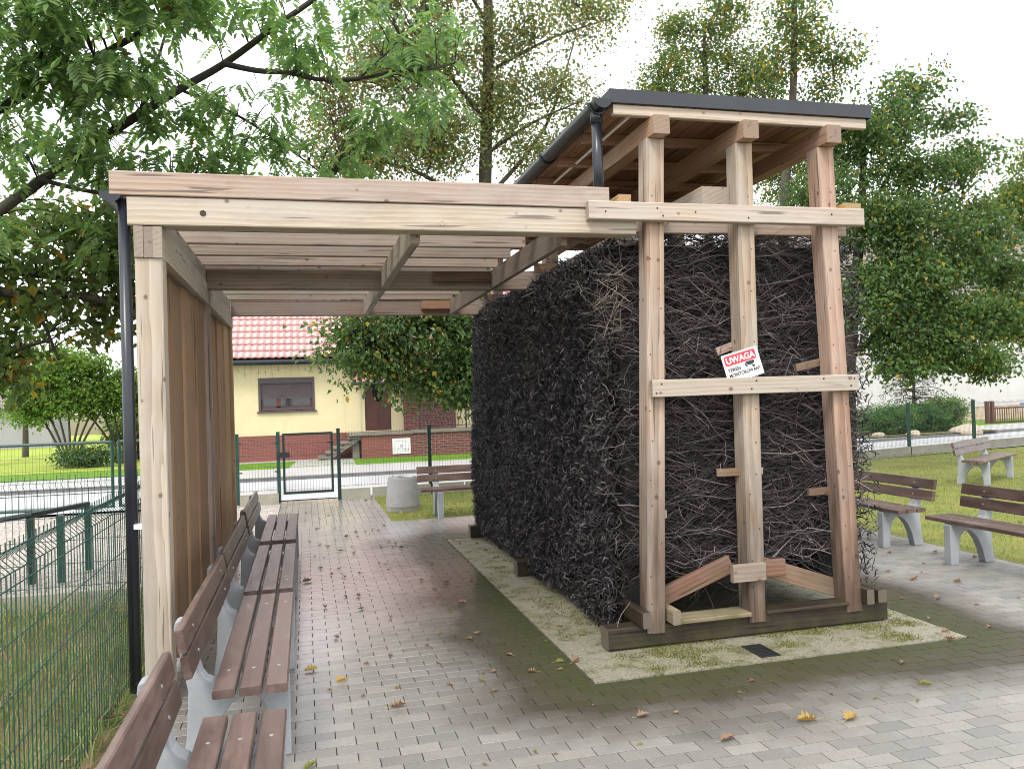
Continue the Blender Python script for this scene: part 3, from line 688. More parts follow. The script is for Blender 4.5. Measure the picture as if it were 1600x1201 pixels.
# ------------------------------------------------------------------ mesh fences
def wire_panel(p0, p1, z0, z1, parent, mat=None, sp=.05, folds=(), r=.0025, rh=.003, name='mesh_panel', side=1):
    """welded wire panel: verticals plus horizontals, with V folds at the given heights"""
    p0, p1 = np.array(p0, float), np.array(p1, float); d = p1-p0; L = np.linalg.norm(d); t = d/L; nrm = np.array([-t[1], t[0]])*side
    n = max(2, int(L/sp)); s = np.linspace(0, L, n+1)
    zs = [z0]; offs = [0.]
    for f in folds:
        zs += [f-.045, f, f+.045]; offs += [0., .045, 0.]
    zs += [z1]; offs += [0.]
    zs = np.array(zs); offs = np.array(offs); K = len(zs)
    P = np.zeros((n+1, K, 3)); P[:, :, 0] = p0[0]+t[0]*s[:, None]+nrm[0]*offs; P[:, :, 1] = p0[1]+t[1]*s[:, None]+nrm[1]*offs; P[:, :, 2] = zs
    V1, F1 = tubes_np(P, np.full((n+1, K), r), 4)
    hz = [z0+.03]
    for f in folds: hz += [f-.045, f+.045]
    hz += list(np.arange(z0+.23, z1-.12, .2)); hz = [h for h in hz]
    H = np.zeros((len(hz), 2, 3))
    for i, h in enumerate(hz): H[i, 0] = (*p0, h); H[i, 1] = (*p1, h)
    H[:, :, 0] += nrm[0]*.005; H[:, :, 1] += nrm[1]*.005
    V2, F2 = tubes_np(H, np.full((len(hz), 2), rh), 4)
    return link(name, mesh_np(name, np.concatenate([V1, V2]), np.concatenate([F1, F2+len(V1)]), mat or M['green']), parent, kind='stuff')
def fpost(x, y, z0, z1, parent, w=.05, mat=None, name='post', rz=0):
    m = MB().box((-w/2, -w/2, z0), (w/2, w/2, z1)).box((-w/2-.003, -w/2-.003, z1), (w/2+.003, w/2+.003, z1+.012))
    return m.build(name, mat or M['green'], parent, mw=Matrix.Translation((x, y, 0)) @ Matrix.Rotation(rz, 4, 'Z'))
f = thing('mesh_fence', (-1.1, 3, 0), 'green welded mesh fence running close behind the nearest benches on the left', 'fence')
for a, b_ in ((.4, 2.7), (2.7, 7.7)): wire_panel((-1.09, a+.03), (-1.09, b_-.03), .03, 1.24, f, folds=(1.16,), side=1, r=.0027)
for yy in (2.68, 7.74): fpost(-1.12, yy, -.05, 1.15, f)
f = thing('mesh_fence', (-3, 7.87, 0), 'green mesh fence across the left side standing on a low concrete kerb', 'fence')
for a, b_ in ((-6.2, -3.7), (-3.7, -1.2)): wire_panel((a+.02, 7.87), (b_-.02, 7.87), .16, 1.16, f, folds=(1.08,), side=-1, r=.0024)
for x in (-6.2, -3.7): fpost(x, 7.89, 0, 1.1, f)
MB().box((-7, 7.84, -.05), (-1.06, 7.90, .14)).build('kerb_board', M['curbc'], f)
f = thing('handrail', (-2.4, 9.3, 0), 'low dark handrail with two green posts and a leaning strut over the gravel', 'handrail')
fpost(-2.42, 9.06, 0, .66, f, .06, M['green']); fpost(-2.31, 9.66, 0, .68, f, .06, M['green'])
MB().box((-.03, -.03, 0), (.03, .03, .66)).build('post', M['blackgreen'], f, mw=Matrix.Translation((-2.70, 9.1, 0)))
MB().tube([(-3.5, 9.0, .60), (-2.70, 9.1, .69), (-2.30, 9.66, .71)], .028, 8).build('rail', M['blackgreen'], f)
f = thing('double_gate', (-3, 14.7, 0), 'wide green mesh gate with a top rail beside the street on the left', 'gate')
MB().tube([(-8, 14.7, 1.18), (-3.13, 14.7, 1.18)], .024, 8).tube([(-8, 14.7, .12), (-3.13, 14.7, .12)], .024, 8).tube([(-3.13, 14.7, .1), (-3.13, 14.7, 1.2)], .026, 8).build('leaf_frame', M['green'], f)
MB().tube([(-3.02, 14.7, 1.18), (-1.25, 14.7, 1.19)], .024, 8).tube([(-3.02, 14.7, .12), (-1.25, 14.7, .12)], .024, 8).tube([(-3.02, 14.7, .1), (-3.02, 14.7, 1.2)], .026, 8).build('leaf_frame', M['green'], f)
wire_panel((-8, 14.7), (-3.15, 14.7), .12, 1.18, f, r=.002); wire_panel((-3.0, 14.7), (-1.25, 14.7), .12, 1.18, f, r=.002)
# street fence with the small gate
f = thing('mesh_fence', (-.8, 14.75, 0), 'short green mesh panel between two posts left of the small gate', 'fence')
fpost(-1.17, 14.72, 0, 1.21, f, .06); fpost(-.49, 14.75, 0, 1.22, f, .06)
wire_panel((-1.13, 14.73), (-.53, 14.75), .2, 1.16, f, r=.0022)
for k in range(2): MB().tube([(-1.15, 14.70, .55+.5*k), (-1.09, 14.70, .55+.5*k)], .012, 6).tube([(-.56, 14.71, .55+.5*k), (-.5, 14.71, .55+.5*k)], .012, 6).build('clip', M['black'], f)
MB().box((-1.14, 14.69, -.03), (-.5, 14.78, .17)).build('plinth', M['curbc'], f)
gt = thing('small_gate', (0, 14.75, 0), 'small dark green wire gate with a lock box between two posts', 'gate')
fr = MB()
for a, b_ in (((-.42, .14), (-.38, 1.2)), ((.40, .14), (.44, 1.2)), ((-.38, 1.16), (.40, 1.2)), ((-.38, .14), (.40, .185))): fr.box((a[0], 14.73, a[1]), (b_[0], 14.77, b_[1]))
fr.build('frame', M['blackgreen'], gt); wire_panel((-.37, 14.75), (.39, 14.75), .18, 1.17, gt, M['blackgreen'], r=.0022)
MB().box((-.52, 14.70, .78), (-.30, 14.80, .88)).build('lock_box', M['black'], gt)
MB().tube([(.33, 14.7, 1.02), (.46, 14.72, 1.02)], .014, 6).build('hinge', M['black'], gt)
FP = [(.535, 14.76), (2.16, 14.8), (4.66, 14.95), (7.15, 15.15), (9.6, 15.6), (12.0, 16.35), (14.3, 17.0), (16.75, 17.55), (19.2, 18.1), (21.6, 18.7)]
f = thing('mesh_fence', (2, 14.76, 0), 'long green mesh street fence behind bin and bench, running on past the right lawn', 'fence')
for i, (x, y) in enumerate(FP): fpost(x, y, -.02, 1.24, f, .06, M['blackgreen'] if i < 3 else M['green'])
for (x0, y0), (x1, y1) in zip(FP, FP[1:]):
    L = math.hypot(x1-x0, y1-y0); t = ((x1-x0)/L, (y1-y0)/L)
    wire_panel((x0+t[0]*.03, y0+t[1]*.03), (x1-t[0]*.03, y1-t[1]*.03), .2, 1.2, f, r=.0021, folds=(1.1,) if x0 > 7 else ())
    nb_ = max(1, round(L/.62))
    for k in range(nb_ if x0 < 3 else 1):
        n_ = nb_ if x0 < 3 else 1; a = k*L/n_; q = L/n_
        MB().box((.035, -.04, -.05), (q-.006, .04, .18)).build('plinth_board', M['curbc'], f, mw=Matrix.Translation((x0+t[0]*a, y0+t[1]*a, 0)) @ Matrix.Rotation(math.atan2(t[1], t[0]), 4, 'Z'))

# ------------------------------------------------------------------ houses across the street
def plaster(name, c, sc=1.2):
    t = NT(name); p = t.pos(); a = t.noise(p, sc, 5, .6); b = t.noise(p, 60, 3, .7)
    st = t.noise(t.mapv(p, (3, 3, .35)), 1.5, 4, .6)
    cc = t.mix(t.ramp(a, [(.3, 0.), (.7, 1.)]), tuple(x*.92 for x in c), tuple(min(1, x*1.05) for x in c))
    cc = t.mix(t.math('MULTIPLY', t.ramp(st, [(.5, 0.), (.75, 1.)]), .3), cc, tuple(x*.6 for x in c))
    t.col(cc); t.rough(.85); t.bump(b, .2, .01); return t.m
M['cream'] = plaster('cream_render', (.66, .57, .345)); M['whitewall'] = plaster('white_render', (.56, .55, .54))
def bricks(name, c1, c2, mort, sx=1.):
    t = NT(name); p = t.pos(); b = t.n('TexBrick'); b.inputs['Scale'].default_value = 1.0
    b.inputs['Brick Width'].default_value = .25*sx; b.inputs['Row Height'].default_value = .078; b.inputs['Mortar Size'].default_value = .008
    cm = t.n('CombineXYZ'); X = t.xyz(p); t.l(t.math('ADD', X[0], X[1]), cm.inputs[0]); t.l(X[2], cm.inputs[1]); t.l(cm.outputs[0], b.inputs['Vector'])
    for k, c in (('Color1', c1), ('Color2', c2), ('Mortar', mort)): b.inputs[k].default_value = (*c, 1)
    t.col(t.mix(t.math('MULTIPLY', t.noise(p, 3, 4), .3), b.outputs[0], tuple(x*.6 for x in c1))); t.rough(.8); t.bump(t.math('SUBTRACT', 1., b.outputs['Fac']), .5, .01); return t.m
M['plinth'] = bricks('red_plinth_tiles', (.235, .075, .058), (.20, .062, .05), (.26, .12, .10))
M['brick'] = bricks('dark_red_brick', (.17, .045, .04), (.13, .038, .035), (.26, .20, .17))
M['brownwood'] = plain('brown_joinery', (.09, .03, .02), .4, .2, 5); M['shutter'] = plain('brown_shutter', (.075, .055, .06), .45, .1, 5, bump=0)
M['step'] = concrete('weathered_step', (.20, .18, .15), .5)
def glass():
    t = NT('window_glass'); t.col((.02, .022, .025)); t.rough(.05); t.b.inputs['Specular IOR Level'].default_value = .8; return t.m
M['glass'] = glass()
def tilemat():
    t = NT('glazed_red_tile'); r = t.rnd(); i = t.isl(); f = t.math('FRACT', t.math('ADD', r, i))
    c = t.mix(f, (.44, .17, .14), (.34, .12, .10)); t.col(c); t.rough(t.ramp(t.noise(t.pos(), 1.2, 4), [(.3, .4), (.7, .5)])); t.b.inputs['Specular IOR Level'].default_value = .9
    t.b.inputs['Coat Weight'].default_value = 1; t.b.inputs['Coat IOR'].default_value = 1.9; t.b.inputs['Coat Roughness'].default_value = .35; return t.m
M['tile'] = tilemat()
H = thing('yellow_house', (1.5, 25.4, 0), 'cream yellow house with red tiled roof and red plinth across the street', 'house')
HX0, HX1, HY = -3.0, 7.2, 25.4
def wall_holes(name, x0, x1, z0, z1, y0, y1, holes, mat, parent):
    xs = sorted({x0, x1, *[h[0] for h in holes], *[h[1] for h in holes]}); zs = sorted({z0, z1, *[h[2] for h in holes], *[h[3] for h in holes]}); m = MB()
    for a, b in zip(xs, xs[1:]):
        for c, d in zip(zs, zs[1:]):
            if any(h[0]-1e-6 <= a and b <= h[1]+1e-6 and h[2]-1e-6 <= c and d <= h[3]+1e-6 for h in holes): continue
            m.box((a, y0, c), (b, y1, d))
    return m.build(name, mat, parent)
wall_holes('wall', HX0, HX1, .78, 3.0, HY, HY+.35, [(-1.37, .26, 1.50, 2.50), (1.75, 2.55, .80, 2.85)], M['cream'], H)
MB().box((HX0-.02, HY-.03, 0), (HX1, HY+.35, .777)).build('plinth', M['plinth'], H)
MB().box((HX0, HY+.353, 0), (HX0+.3, 33.4, 3.0)).box((HX1-.3, HY+.353, 0), (HX1, 33.4, 3.0)).box((HX0+.3, 33.1, 0), (HX1-.3, 33.4, 3.0)).build('wall', M['cream'], H)
MB().prism([(HY, 3.0), (33.4, 3.0), ((HY+33.4)/2, 6.4)], HX0+.02, HX0+.3, lambda u, v, h: (h, u, v)).prism([(HY, 3.0), (33.4, 3.0), ((HY+33.4)/2, 6.4)], HX1-.3, HX1-.02, lambda u, v, h: (h, u, v)).build('gable', M['cream'], H)
w = MB().box((-1.37, HY-.02, 1.50), (-1.30, HY+.1, 2.50)).box((.19, HY-.02, 1.50), (.26, HY+.1, 2.50)).box((-1.30, HY-.02, 2.33), (.19, HY+.1, 2.50)).box((-1.30, HY+.02, 1.52), (.19, HY+.1, 1.60)).build('window', M['shutter'], H)
MB().box((-1.42, HY-.07, 1.455), (.31, HY+.02, 1.498)).build('sill', M['shutter'], w)
for k in range(8): MB().box((-1.298, HY+.025+.004*(k % 2), 1.865+k*.058), (.188, HY+.045, 1.865+k*.058+.053)).build('shutter_slat', M['shutter'], w)
for a, b_ in ((-1.24, -.86), (-.74, .12)): MB().box((a, HY+.075, 1.64), (b_, HY+.083, 1.87)).build('pane', M['glass'], w)
MB().box((-1.30, HY+.06, 1.60), (-1.24, HY+.1, 1.87)).box((-.86, HY+.06, 1.60), (-.74, HY+.1, 1.87)).box((.12, HY+.06, 1.60), (.19, HY+.1, 1.87)).box((-1.24, HY+.06, 1.60), (.12, HY+.098, 1.64)).build('frame', M['brownwood'], w)
d = MB().box((1.76, HY+.06, .80), (2.54, HY+.1, 2.84)).build('door', M['brownwood'], H)
for a, b_, z0, z1 in ((1.84, 2.12, .9, 1.4), (2.18, 2.46, .9, 1.4), (1.84, 2.46, 1.5, 1.62)): MB().box((a, HY+.045, z0), (b_, HY+.06, z1)).build('door_panel', M['brownwood'], d)
MB().prism([(2.15+.17*math.cos(k*math.pi/10), 2.1+.42*math.sin(k*math.pi/10)) for k in range(20)], HY+.045, HY+.058, lambda u, v, h: (u, h, v)).build('pane', M['glass'], d)
MB().box((2.93, HY-.12, .80), (4.55, HY-.003, 2.9)).build('brick_facing', M['brick'], H)
MB().tube([(1.62, HY-.04, .8), (1.62, HY-.04, 3.0)], .008, 5).build('cable', M['steel'], H)
# roof with single tiles
SL = R(40); ev = Vector((0, HY-.42, 3.03)); sv = Vector((0, math.cos(SL), math.sin(SL))); nv = Vector((0, -math.sin(SL), math.cos(SL)))
RL = 4.42/math.cos(SL)
MB().prism([(HY-.40, 2.98), ((HY+33.4)/2, 2.98+4.4*math.tan(SL)), (33.8, 2.98)], HX0-.3, HX1+.3, lambda u, v, h: (h, u, v)).build('roof_deck', M['dark'], H)
TW, TH = .195, .33
n = 6; pf = [(k/n*TW, .028*(.5-.5*math.cos(2*math.pi*k/n))*(1 if k/n < .6 else .9)) for k in range(n+1)]
V = []; F = []
for vv, dz in ((-.01, .034), (TH+.02, .012)): V += [(u, vv, z+dz) for u, z in pf]
F += [(k, k+1, n+2+k, n+1+k) for k in range(n)]; k0 = len(V); V += [(u, -.01, z+.004) for u, z in pf]; F += [(k+1, k, k0+k, k0+k+1) for k in range(n)]
me = bpy.data.meshes.new('roof_tile'); me.from_pydata(V, [], F); me.update(); me.materials.append(M['tile']); me.polygons.foreach_set('use_smooth', [i < n for i in range(len(F))])
TM = Matrix(((1, 0, 0), (0, sv.y, nv.y), (0, sv.z, nv.z))).to_4x4()
SV = []; SF = []; cnt = 0
for j in range(int(RL/TH)):
    for i in range(int((HX1-HX0+.5)/TW)):
        x = HX0-.25+i*TW; p = ev+sv*(j*TH)+nv*.045
        mw = Matrix.Translation((x, p.y, p.z)) @ TM
        if j < 9 and -2.4 < x < 4.1 and cnt < 298: link('roof_tile', me, H, mw); cnt += 1
        else:
            k0 = len(SV); SV += [tuple(mw @ Vector(q)) for q in V]; SF += [tuple(a+k0 for a in q) for q in F]
link('distant_tiles', mesh_np('distant_tiles', SV, SF, M['tile']), H, kind='stuff')
MB().tube([(HX0-.3, HY-.46, 2.96), (HX1+.3, HY-.46, 2.96)], .065, 10).box((HX0-.3, HY-.40, 2.87), (HX1+.3, HY-.38, 3.0)).build('gutter', M['pipe'], H)
MB().box((HX0-.3, HY-.378, 2.90), (HX1+.3, HY-.003, 2.93)).build('soffit', M['brownwood'], H)
# porch roof
pr = MB().prism([(HY-1.0, 2.30), (HY-.005, 2.80), (HY-.005, 2.74), (HY-1.0, 2.24)], 1.35, 4.7, lambda u, v, h: (h, u, v)).build('porch_roof', M['tile'], H)
MB().tube([(1.3, HY-1.02, 2.24), (4.75, HY-1.02, 2.24)], .05, 8).build('porch_gutter', M['pipe'], pr)
for k in range(17): MB().tube([(1.4+k*.2, HY-.99, 2.315), (1.4+k*.2, HY-.03, 2.795)], .022, 6, False).build('tile_roll', M['tile'], pr)
# raised terrace, steps, railing
tr_ = thing('terrace', (3.1, 24.9, 0), 'raised brick terrace with stone coping and white meter door before the yellow house', 'terrace')
MB().box((1.56, 24.40, 0), (3.08, HY-.035, .70)).build('base', M['plinth'], tr_); MB().box((3.083, 24.38, 0), (5.35, HY-.035, .72)).build('brick_base', M['brick'], tr_)
MB().box((1.18, 24.34, .703), (3.08, HY-.035, .775)).box((3.083, 24.32, .723), (5.4, HY-.035, .80)).build('coping', M['step'], tr_)
md = MB().box((2.46, 24.375, .12), (2.99, 24.399, .58)).build('meter_door', M['white'], tr_)
mo = MB()
for a, b_ in (((2.53, .19), (2.92, .2)), ((2.53, .5), (2.92, .51)), ((2.53, .2), (2.54, .5)), ((2.91, .2), (2.92, .5)), ((2.62, .22), (2.63, .48)), ((2.82, .22), (2.83, .48))): mo.box((a[0], 24.366, a[1]), (b_[0], 24.374, b_[1]))
mo.prism([(2.725+.05*math.cos(k*math.pi/6), .35+.06*math.sin(k*math.pi/6)) for k in range(12)], 24.368, 24.374, lambda u, v, h: (u, h, v)).build('moulding', M['steel'], md)
stp = thing('concrete_steps', (1, 24.6, 0), 'open grey concrete steps climbing to the door of the yellow house', 'steps')
for k in range(5):
    z = .14+.133*k; x = .30+.22*k
    MB().box((x, 24.42, z-.055), (x+.30, 25.2, z)).build('step', M['step'], stp)
MB().prism([(.42, .02), (.62, .02), (1.55, .60), (1.55, .70), (1.42, .66)], 24.46, 24.56, lambda u, v, h: (u, h, v)).build('stringer', M['step'], stp)
MB().box((1.3, 24.6, .0), (1.5, 25.2, .5)).build('under_step_block', M['step'], stp)  # solid block of step concrete beneath the top tread
rl = thing('terrace_railing', (4.2, 24.45, .8), 'black wrought iron railing with curled bars along the brick terrace', 'railing')
MB().tube([(3.3, 24.45, 1.55), (5.3, 24.45, 1.55)], .018, 6).tube([(3.3, 24.45, .90), (5.3, 24.45, .90)], .012, 6).tube([(3.3, 24.45, .8), (3.3, 24.45, 1.6)], .022, 6).tube([(4.72, 24.45, .8), (4.72, 24.45, 1.6)], .022, 6).build('frame', M['black'], rl)
bm_ = MB().tube([(.03*math.sin(k*1.1), 0, .90+k*.065) for k in range(11)], .011, 5).mesh('baluster', M['black'])
for k in range(18): link('baluster', bm_, rl, Matrix.Translation((3.4+k*.107, 24.45, 0)))
il = thing('string_lights', (-1, 25.0, 2.85), 'thin icicle string lights hanging unlit below the gutter of the yellow house', 'string lights')
m = MB()
for k in range(13):
    x = -1.9+k*.19; L = random.choice((.12, .2, .3, .38)); m.tube([(x, 24.97, 2.86), (x+.01, 24.97, 2.86-L)], .005, 4)
    if L > .15: m.tube([(x, 24.97, 2.86-L*.6), (x+.05, 24.97, 2.86-L*.8)], .004, 4).tube([(x, 24.97, 2.86-L*.6), (x-.05, 24.97, 2.86-L*.85)], .004, 4)
m.build('wires', M['black'], il, kind='stuff')

WH = thing('white_house', (31, 32, 0), 'large white rendered house with grey brown roof behind the right lime tree', 'house')
MB().box((21.5, 32, -.2), (42, 41, 5.6)).build('wall', M['whitewall'], WH)
def roofm():
    t = NT('grey_brown_tiles'); p = t.pos(); X = t.xyz(p); w_ = t.n('TexWave', wave_type='BANDS', bands_direction='Z'); w_.inputs['Scale'].default_value = 1.6; t.l(p, w_.inputs['Vector'])
    t.col(t.mix(w_.outputs['Fac'], (.23, .185, .17), (.13, .10, .095))); t.rough(.6); t.bump(w_.outputs['Fac'], .5, .05); return t.m
M['greyroof'] = roofm()
MB().prism([(31.4, 5.35), (41.6, 5.35), (36.5, 10.6)], 21.0, 42.5, lambda u, v, h: (h, u, v)).build('roof', M['greyroof'], WH)
MB().box((26.5, 31.95, -.2), (42, 31.997, .55)).build('plinth', plain('sand_plinth', (.5, .42, .3), .8), WH)
wd = MB().box((28.9, 31.90, .25), (29.7, 31.948, .62)).build('window', M['shutter'], WH); MB().box((28.97, 31.885, .3), (29.63, 31.898, .57)).build('pane', M['glass'], wd)
fg = thing('sliding_gate', (27.4, 26.8, 0), 'dark barred gate between brown posts before the white house on the far right', 'gate')
for x in (26.25, 26.5): MB().box((x-.06, 26.75, -.1), (x+.06, 26.87, .92)).build('post', M['brownwood'], fg)
MB().box((28.2, 26.75, -.1), (28.35, 26.87, .95)).build('post', M['brownwood'], fg)
MB().box((26.56, 26.78, .02), (31, 26.84, .10)).box((26.56, 26.78, .60), (31, 26.84, .66)).build('frame', M['brownwood'], fg)
bb = MB().box((-.012, -.01, .1), (.012, .01, .6)).mesh('bar', M['brownwood'])
for k in range(40): link('bar', bb, fg, Matrix.Translation((26.65+k*.11, 26.81, 0)))
MB().box((27.8, 26.745, .68), (28.0, 26.76, .80)).build('number_plate', plain('blue_plate', (.12, .17, .3), .4), fg)

# ------------------------------------------------------------------ trees
def leafmat(name, greens, accents, frac, trans=.45, rough=.45):
    t = NT(name); r = t.isl(); big = t.noise(t.pos(), .9, 3)
    st = [(k/len(greens)*(1-frac), g) for k, g in enumerate(greens)]+[(1-frac+.001+k/len(accents)*frac*.98, a) for k, a in enumerate(accents)]
    c = t.ramp(r, st, 'CONSTANT')
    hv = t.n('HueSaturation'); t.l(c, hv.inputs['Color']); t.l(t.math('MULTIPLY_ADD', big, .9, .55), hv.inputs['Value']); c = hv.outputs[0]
    t.col(c); t.rough(rough); t.b.inputs['Specular IOR Level'].default_value = .35
    tl = t.n('BsdfTranslucent'); g2 = t.n('HueSaturation'); t.l(c, g2.inputs['Color']); g2.inputs['Value'].default_value = 1.5; g2.inputs['Saturation'].default_value = 1.1; t.l(g2.outputs[0], tl.inputs[0])
    ms = t.n('MixShader'); ms.inputs[0].default_value = trans; t.l(t.b.outputs[0], ms.inputs[1]); t.l(tl.outputs[0], ms.inputs[2]); t.l(ms.outputs[0], t.out.inputs['Surface']); return t.m
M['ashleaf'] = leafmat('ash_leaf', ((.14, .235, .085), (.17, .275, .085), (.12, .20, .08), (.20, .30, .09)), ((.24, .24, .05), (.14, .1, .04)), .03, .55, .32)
M['oakleaf'] = leafmat('dark_oak_leaf', ((.075, .12, .035), (.095, .145, .04), (.11, .165, .04)), ((.28, .23, .04), (.22, .13, .03)), .07, .45)  # deeper green of the oak-like leaves on the lower limbs
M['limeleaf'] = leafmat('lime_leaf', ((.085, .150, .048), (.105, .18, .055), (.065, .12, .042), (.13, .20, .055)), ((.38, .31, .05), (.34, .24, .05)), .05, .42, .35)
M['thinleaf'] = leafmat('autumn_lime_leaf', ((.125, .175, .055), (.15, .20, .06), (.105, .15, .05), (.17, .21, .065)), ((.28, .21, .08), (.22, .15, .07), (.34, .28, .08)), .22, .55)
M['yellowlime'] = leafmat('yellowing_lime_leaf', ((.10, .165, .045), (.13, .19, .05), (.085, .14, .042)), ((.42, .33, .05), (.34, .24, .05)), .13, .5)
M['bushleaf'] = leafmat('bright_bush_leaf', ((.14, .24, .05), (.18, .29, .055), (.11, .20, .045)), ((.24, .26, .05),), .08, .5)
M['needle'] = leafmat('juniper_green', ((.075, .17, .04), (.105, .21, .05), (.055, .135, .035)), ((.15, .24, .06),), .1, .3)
M['darkneedle'] = leafmat('spruce_green', ((.03, .055, .028), (.045, .075, .035)), ((.08, .08, .04),), .08, .2)
def barkm(name, c):
    t = NT(name); p = t.pos(); a = t.noise(t.mapv(p, (14, 14, 3)), 1.5, 5, .65); b = t.noise(p, 2, 3)
    t.col(t.mix(t.math('MULTIPLY', t.ramp(b, [(.5, 0.), (.7, 1.)]), .4), t.mix(a, tuple(x*.45 for x in c), tuple(x*1.3 for x in c)), (.09, .10, .05))); t.rough(.9); t.bump(a, .8, .03); return t.m
M['bark'] = barkm('grey_brown_bark', (.075, .06, .048)); M['darkbark'] = barkm('dark_bark', (.045, .037, .03))

def smooth_path(pts, k=4):
    P = np.array(pts, float); out = []
    for i in range(len(P)-1):
        p0, p1, p2, p3 = P[max(i-1, 0)], P[i], P[i+1], P[min(i+2, len(P)-1)]
        for s in np.arange(k)/k: out.append(.5*((2*p1)+(-p0+p2)*s+(2*p0-5*p1+4*p2-p3)*s*s+(-p0+3*p1-3*p2+p3)*s**3))
    out.append(P[-1]); return np.array(out)
def limb_mesh(mb, pts, r0, r1, n=8):
    P = smooth_path(pts, 4); L = len(P); mb.tube([tuple(p) for p in P], [r0+(r1-r0)*i/(L-1) for i in range(L)], n); return P
def sample_blob(c, rad, N, shell=.55):
    d = unit(rng.normal(size=(N, 3))); r = (1-shell*rng.random(N)**1.6)[:, None]
    return np.array(c)+d*r*np.array(rad)
def crown_leaves(ends, starts, nl, size, droop, spread, mat, name, parent, twig_r=.004, aspect=.72, tmat=None):
    """one twig from each start to each end, leaves along its outer part"""
    N = len(ends); K = 5; s = np.linspace(0, 1, K)[None, :, None]
    ax = ends-starts; mid = np.zeros((N, 1, 3)); mid[:, :, 2] = .12*np.linalg.norm(ax, axis=1)[:, None]
    P = starts[:, None]+ax[:, None]*s+mid*(4*s*(1-s))+rng.normal(0, .015, (N, K, 3))*s
    r = twig_r*np.linspace(2.2, .5, K)[None]*np.ones((N, 1))
    Vv, Ff = tubes_np(P, r, 3); link('twigs', mesh_np('twigs', Vv, Ff, tmat or M['darkbark']), parent, kind='stuff')
    Q = np.repeat(ends, nl, 0); axd = unit(np.repeat(ax, nl, 0)); n = len(Q)
    back = rng.random(n)[:, None]*np.minimum(np.linalg.norm(np.repeat(ax, nl, 0), axis=1), 1.0)[:, None]*.7
    C = Q-axd*back*.6+rng.normal(0, spread, (n, 3))*np.array([1, 1, .75])
    D = unit(rng.normal(0, 1, (n, 3))*.8+axd*.5+np.array([0, 0, -droop])); Nn = unit(rng.normal(0, .6, (n, 3))+np.array([0, 0, 1.0]))
    Ls = size*rng.uniform(.6, 1.25, n)
    Vv, Ff = leaves_np(C, D, Nn, Ls, Ls*aspect*rng.uniform(.85, 1.1, n))
    return link(name, mesh_np(name, Vv, Ff, mat), parent, kind='stuff')
def nearest(ends, paths, jitter=.0):
    A = np.concatenate(paths); out = np.empty_like(ends)
    for i in range(0, len(ends), 2000):
        e = ends[i:i+2000]; dd = ((e[:, None]-A[None])**2).sum(2); dd += (A[None, :, 2] > e[:, None, 2]+.1)*1.0; out[i:i+2000] = A[dd.argmin(1)]
    return out
def tree(name, label, cat, group, base, trunk, r0, r1, limbs, blobs, nl, size, mat, droop=.5, spread=.16, bark='bark', twig_r=.004):
    t = thing(name, base, label, cat, group); tm = MB(); paths = [limb_mesh(tm, trunk, r0, r1, 12)]
    tm.build('trunk', M[bark], t, smooth=True); bmesh_ = MB()
    for pts, a, b_ in limbs: paths.append(limb_mesh(bmesh_, pts, a, b_, 7))
    for (c, rad, N) in blobs:     # a secondary branch into each foliage mass
        if N < 25: continue
        A = np.concatenate(paths[:1+len(limbs)]); c_ = np.array(c, float); low = A[A[:, 2] < c_[2]+.3]; low = low if len(low) else A
        a = low[((low-c_)**2).sum(1).argmin()]; L = np.linalg.norm(c_-a)
        if L > .25: paths.append(limb_mesh(bmesh_, [tuple(a), tuple((a+c_)/2+np.array([0, 0, .12*L])+rng.normal(0, .05, 3)), tuple(c_)], min(.05, .012+.012*L), .008, 6))
        for _ in range(3):
            e = sample_blob(c, np.array(rad)*.8, 1)[0]; paths.append(limb_mesh(bmesh_, [tuple(c_), tuple((c_+e)/2+rng.normal(0, .06, 3)), tuple(e)], .012, .004, 5))
    if bmesh_.v: bmesh_.build('branches', M[bark], t, kind='stuff', smooth=True)
    ends = np.concatenate([sample_blob(c, rad, max(6, int(N*.72))) for c, rad, N in blobs]); nl = int(nl*1.75); st = nearest(ends, paths)
    st = np.where((np.linalg.norm(ends-st, axis=1) > 1.1)[:, None], ends+(st-ends)*.45, st)
    crown_leaves(ends, st, nl, size, droop, spread, M[mat], 'crown', t, twig_r)
    return t, paths

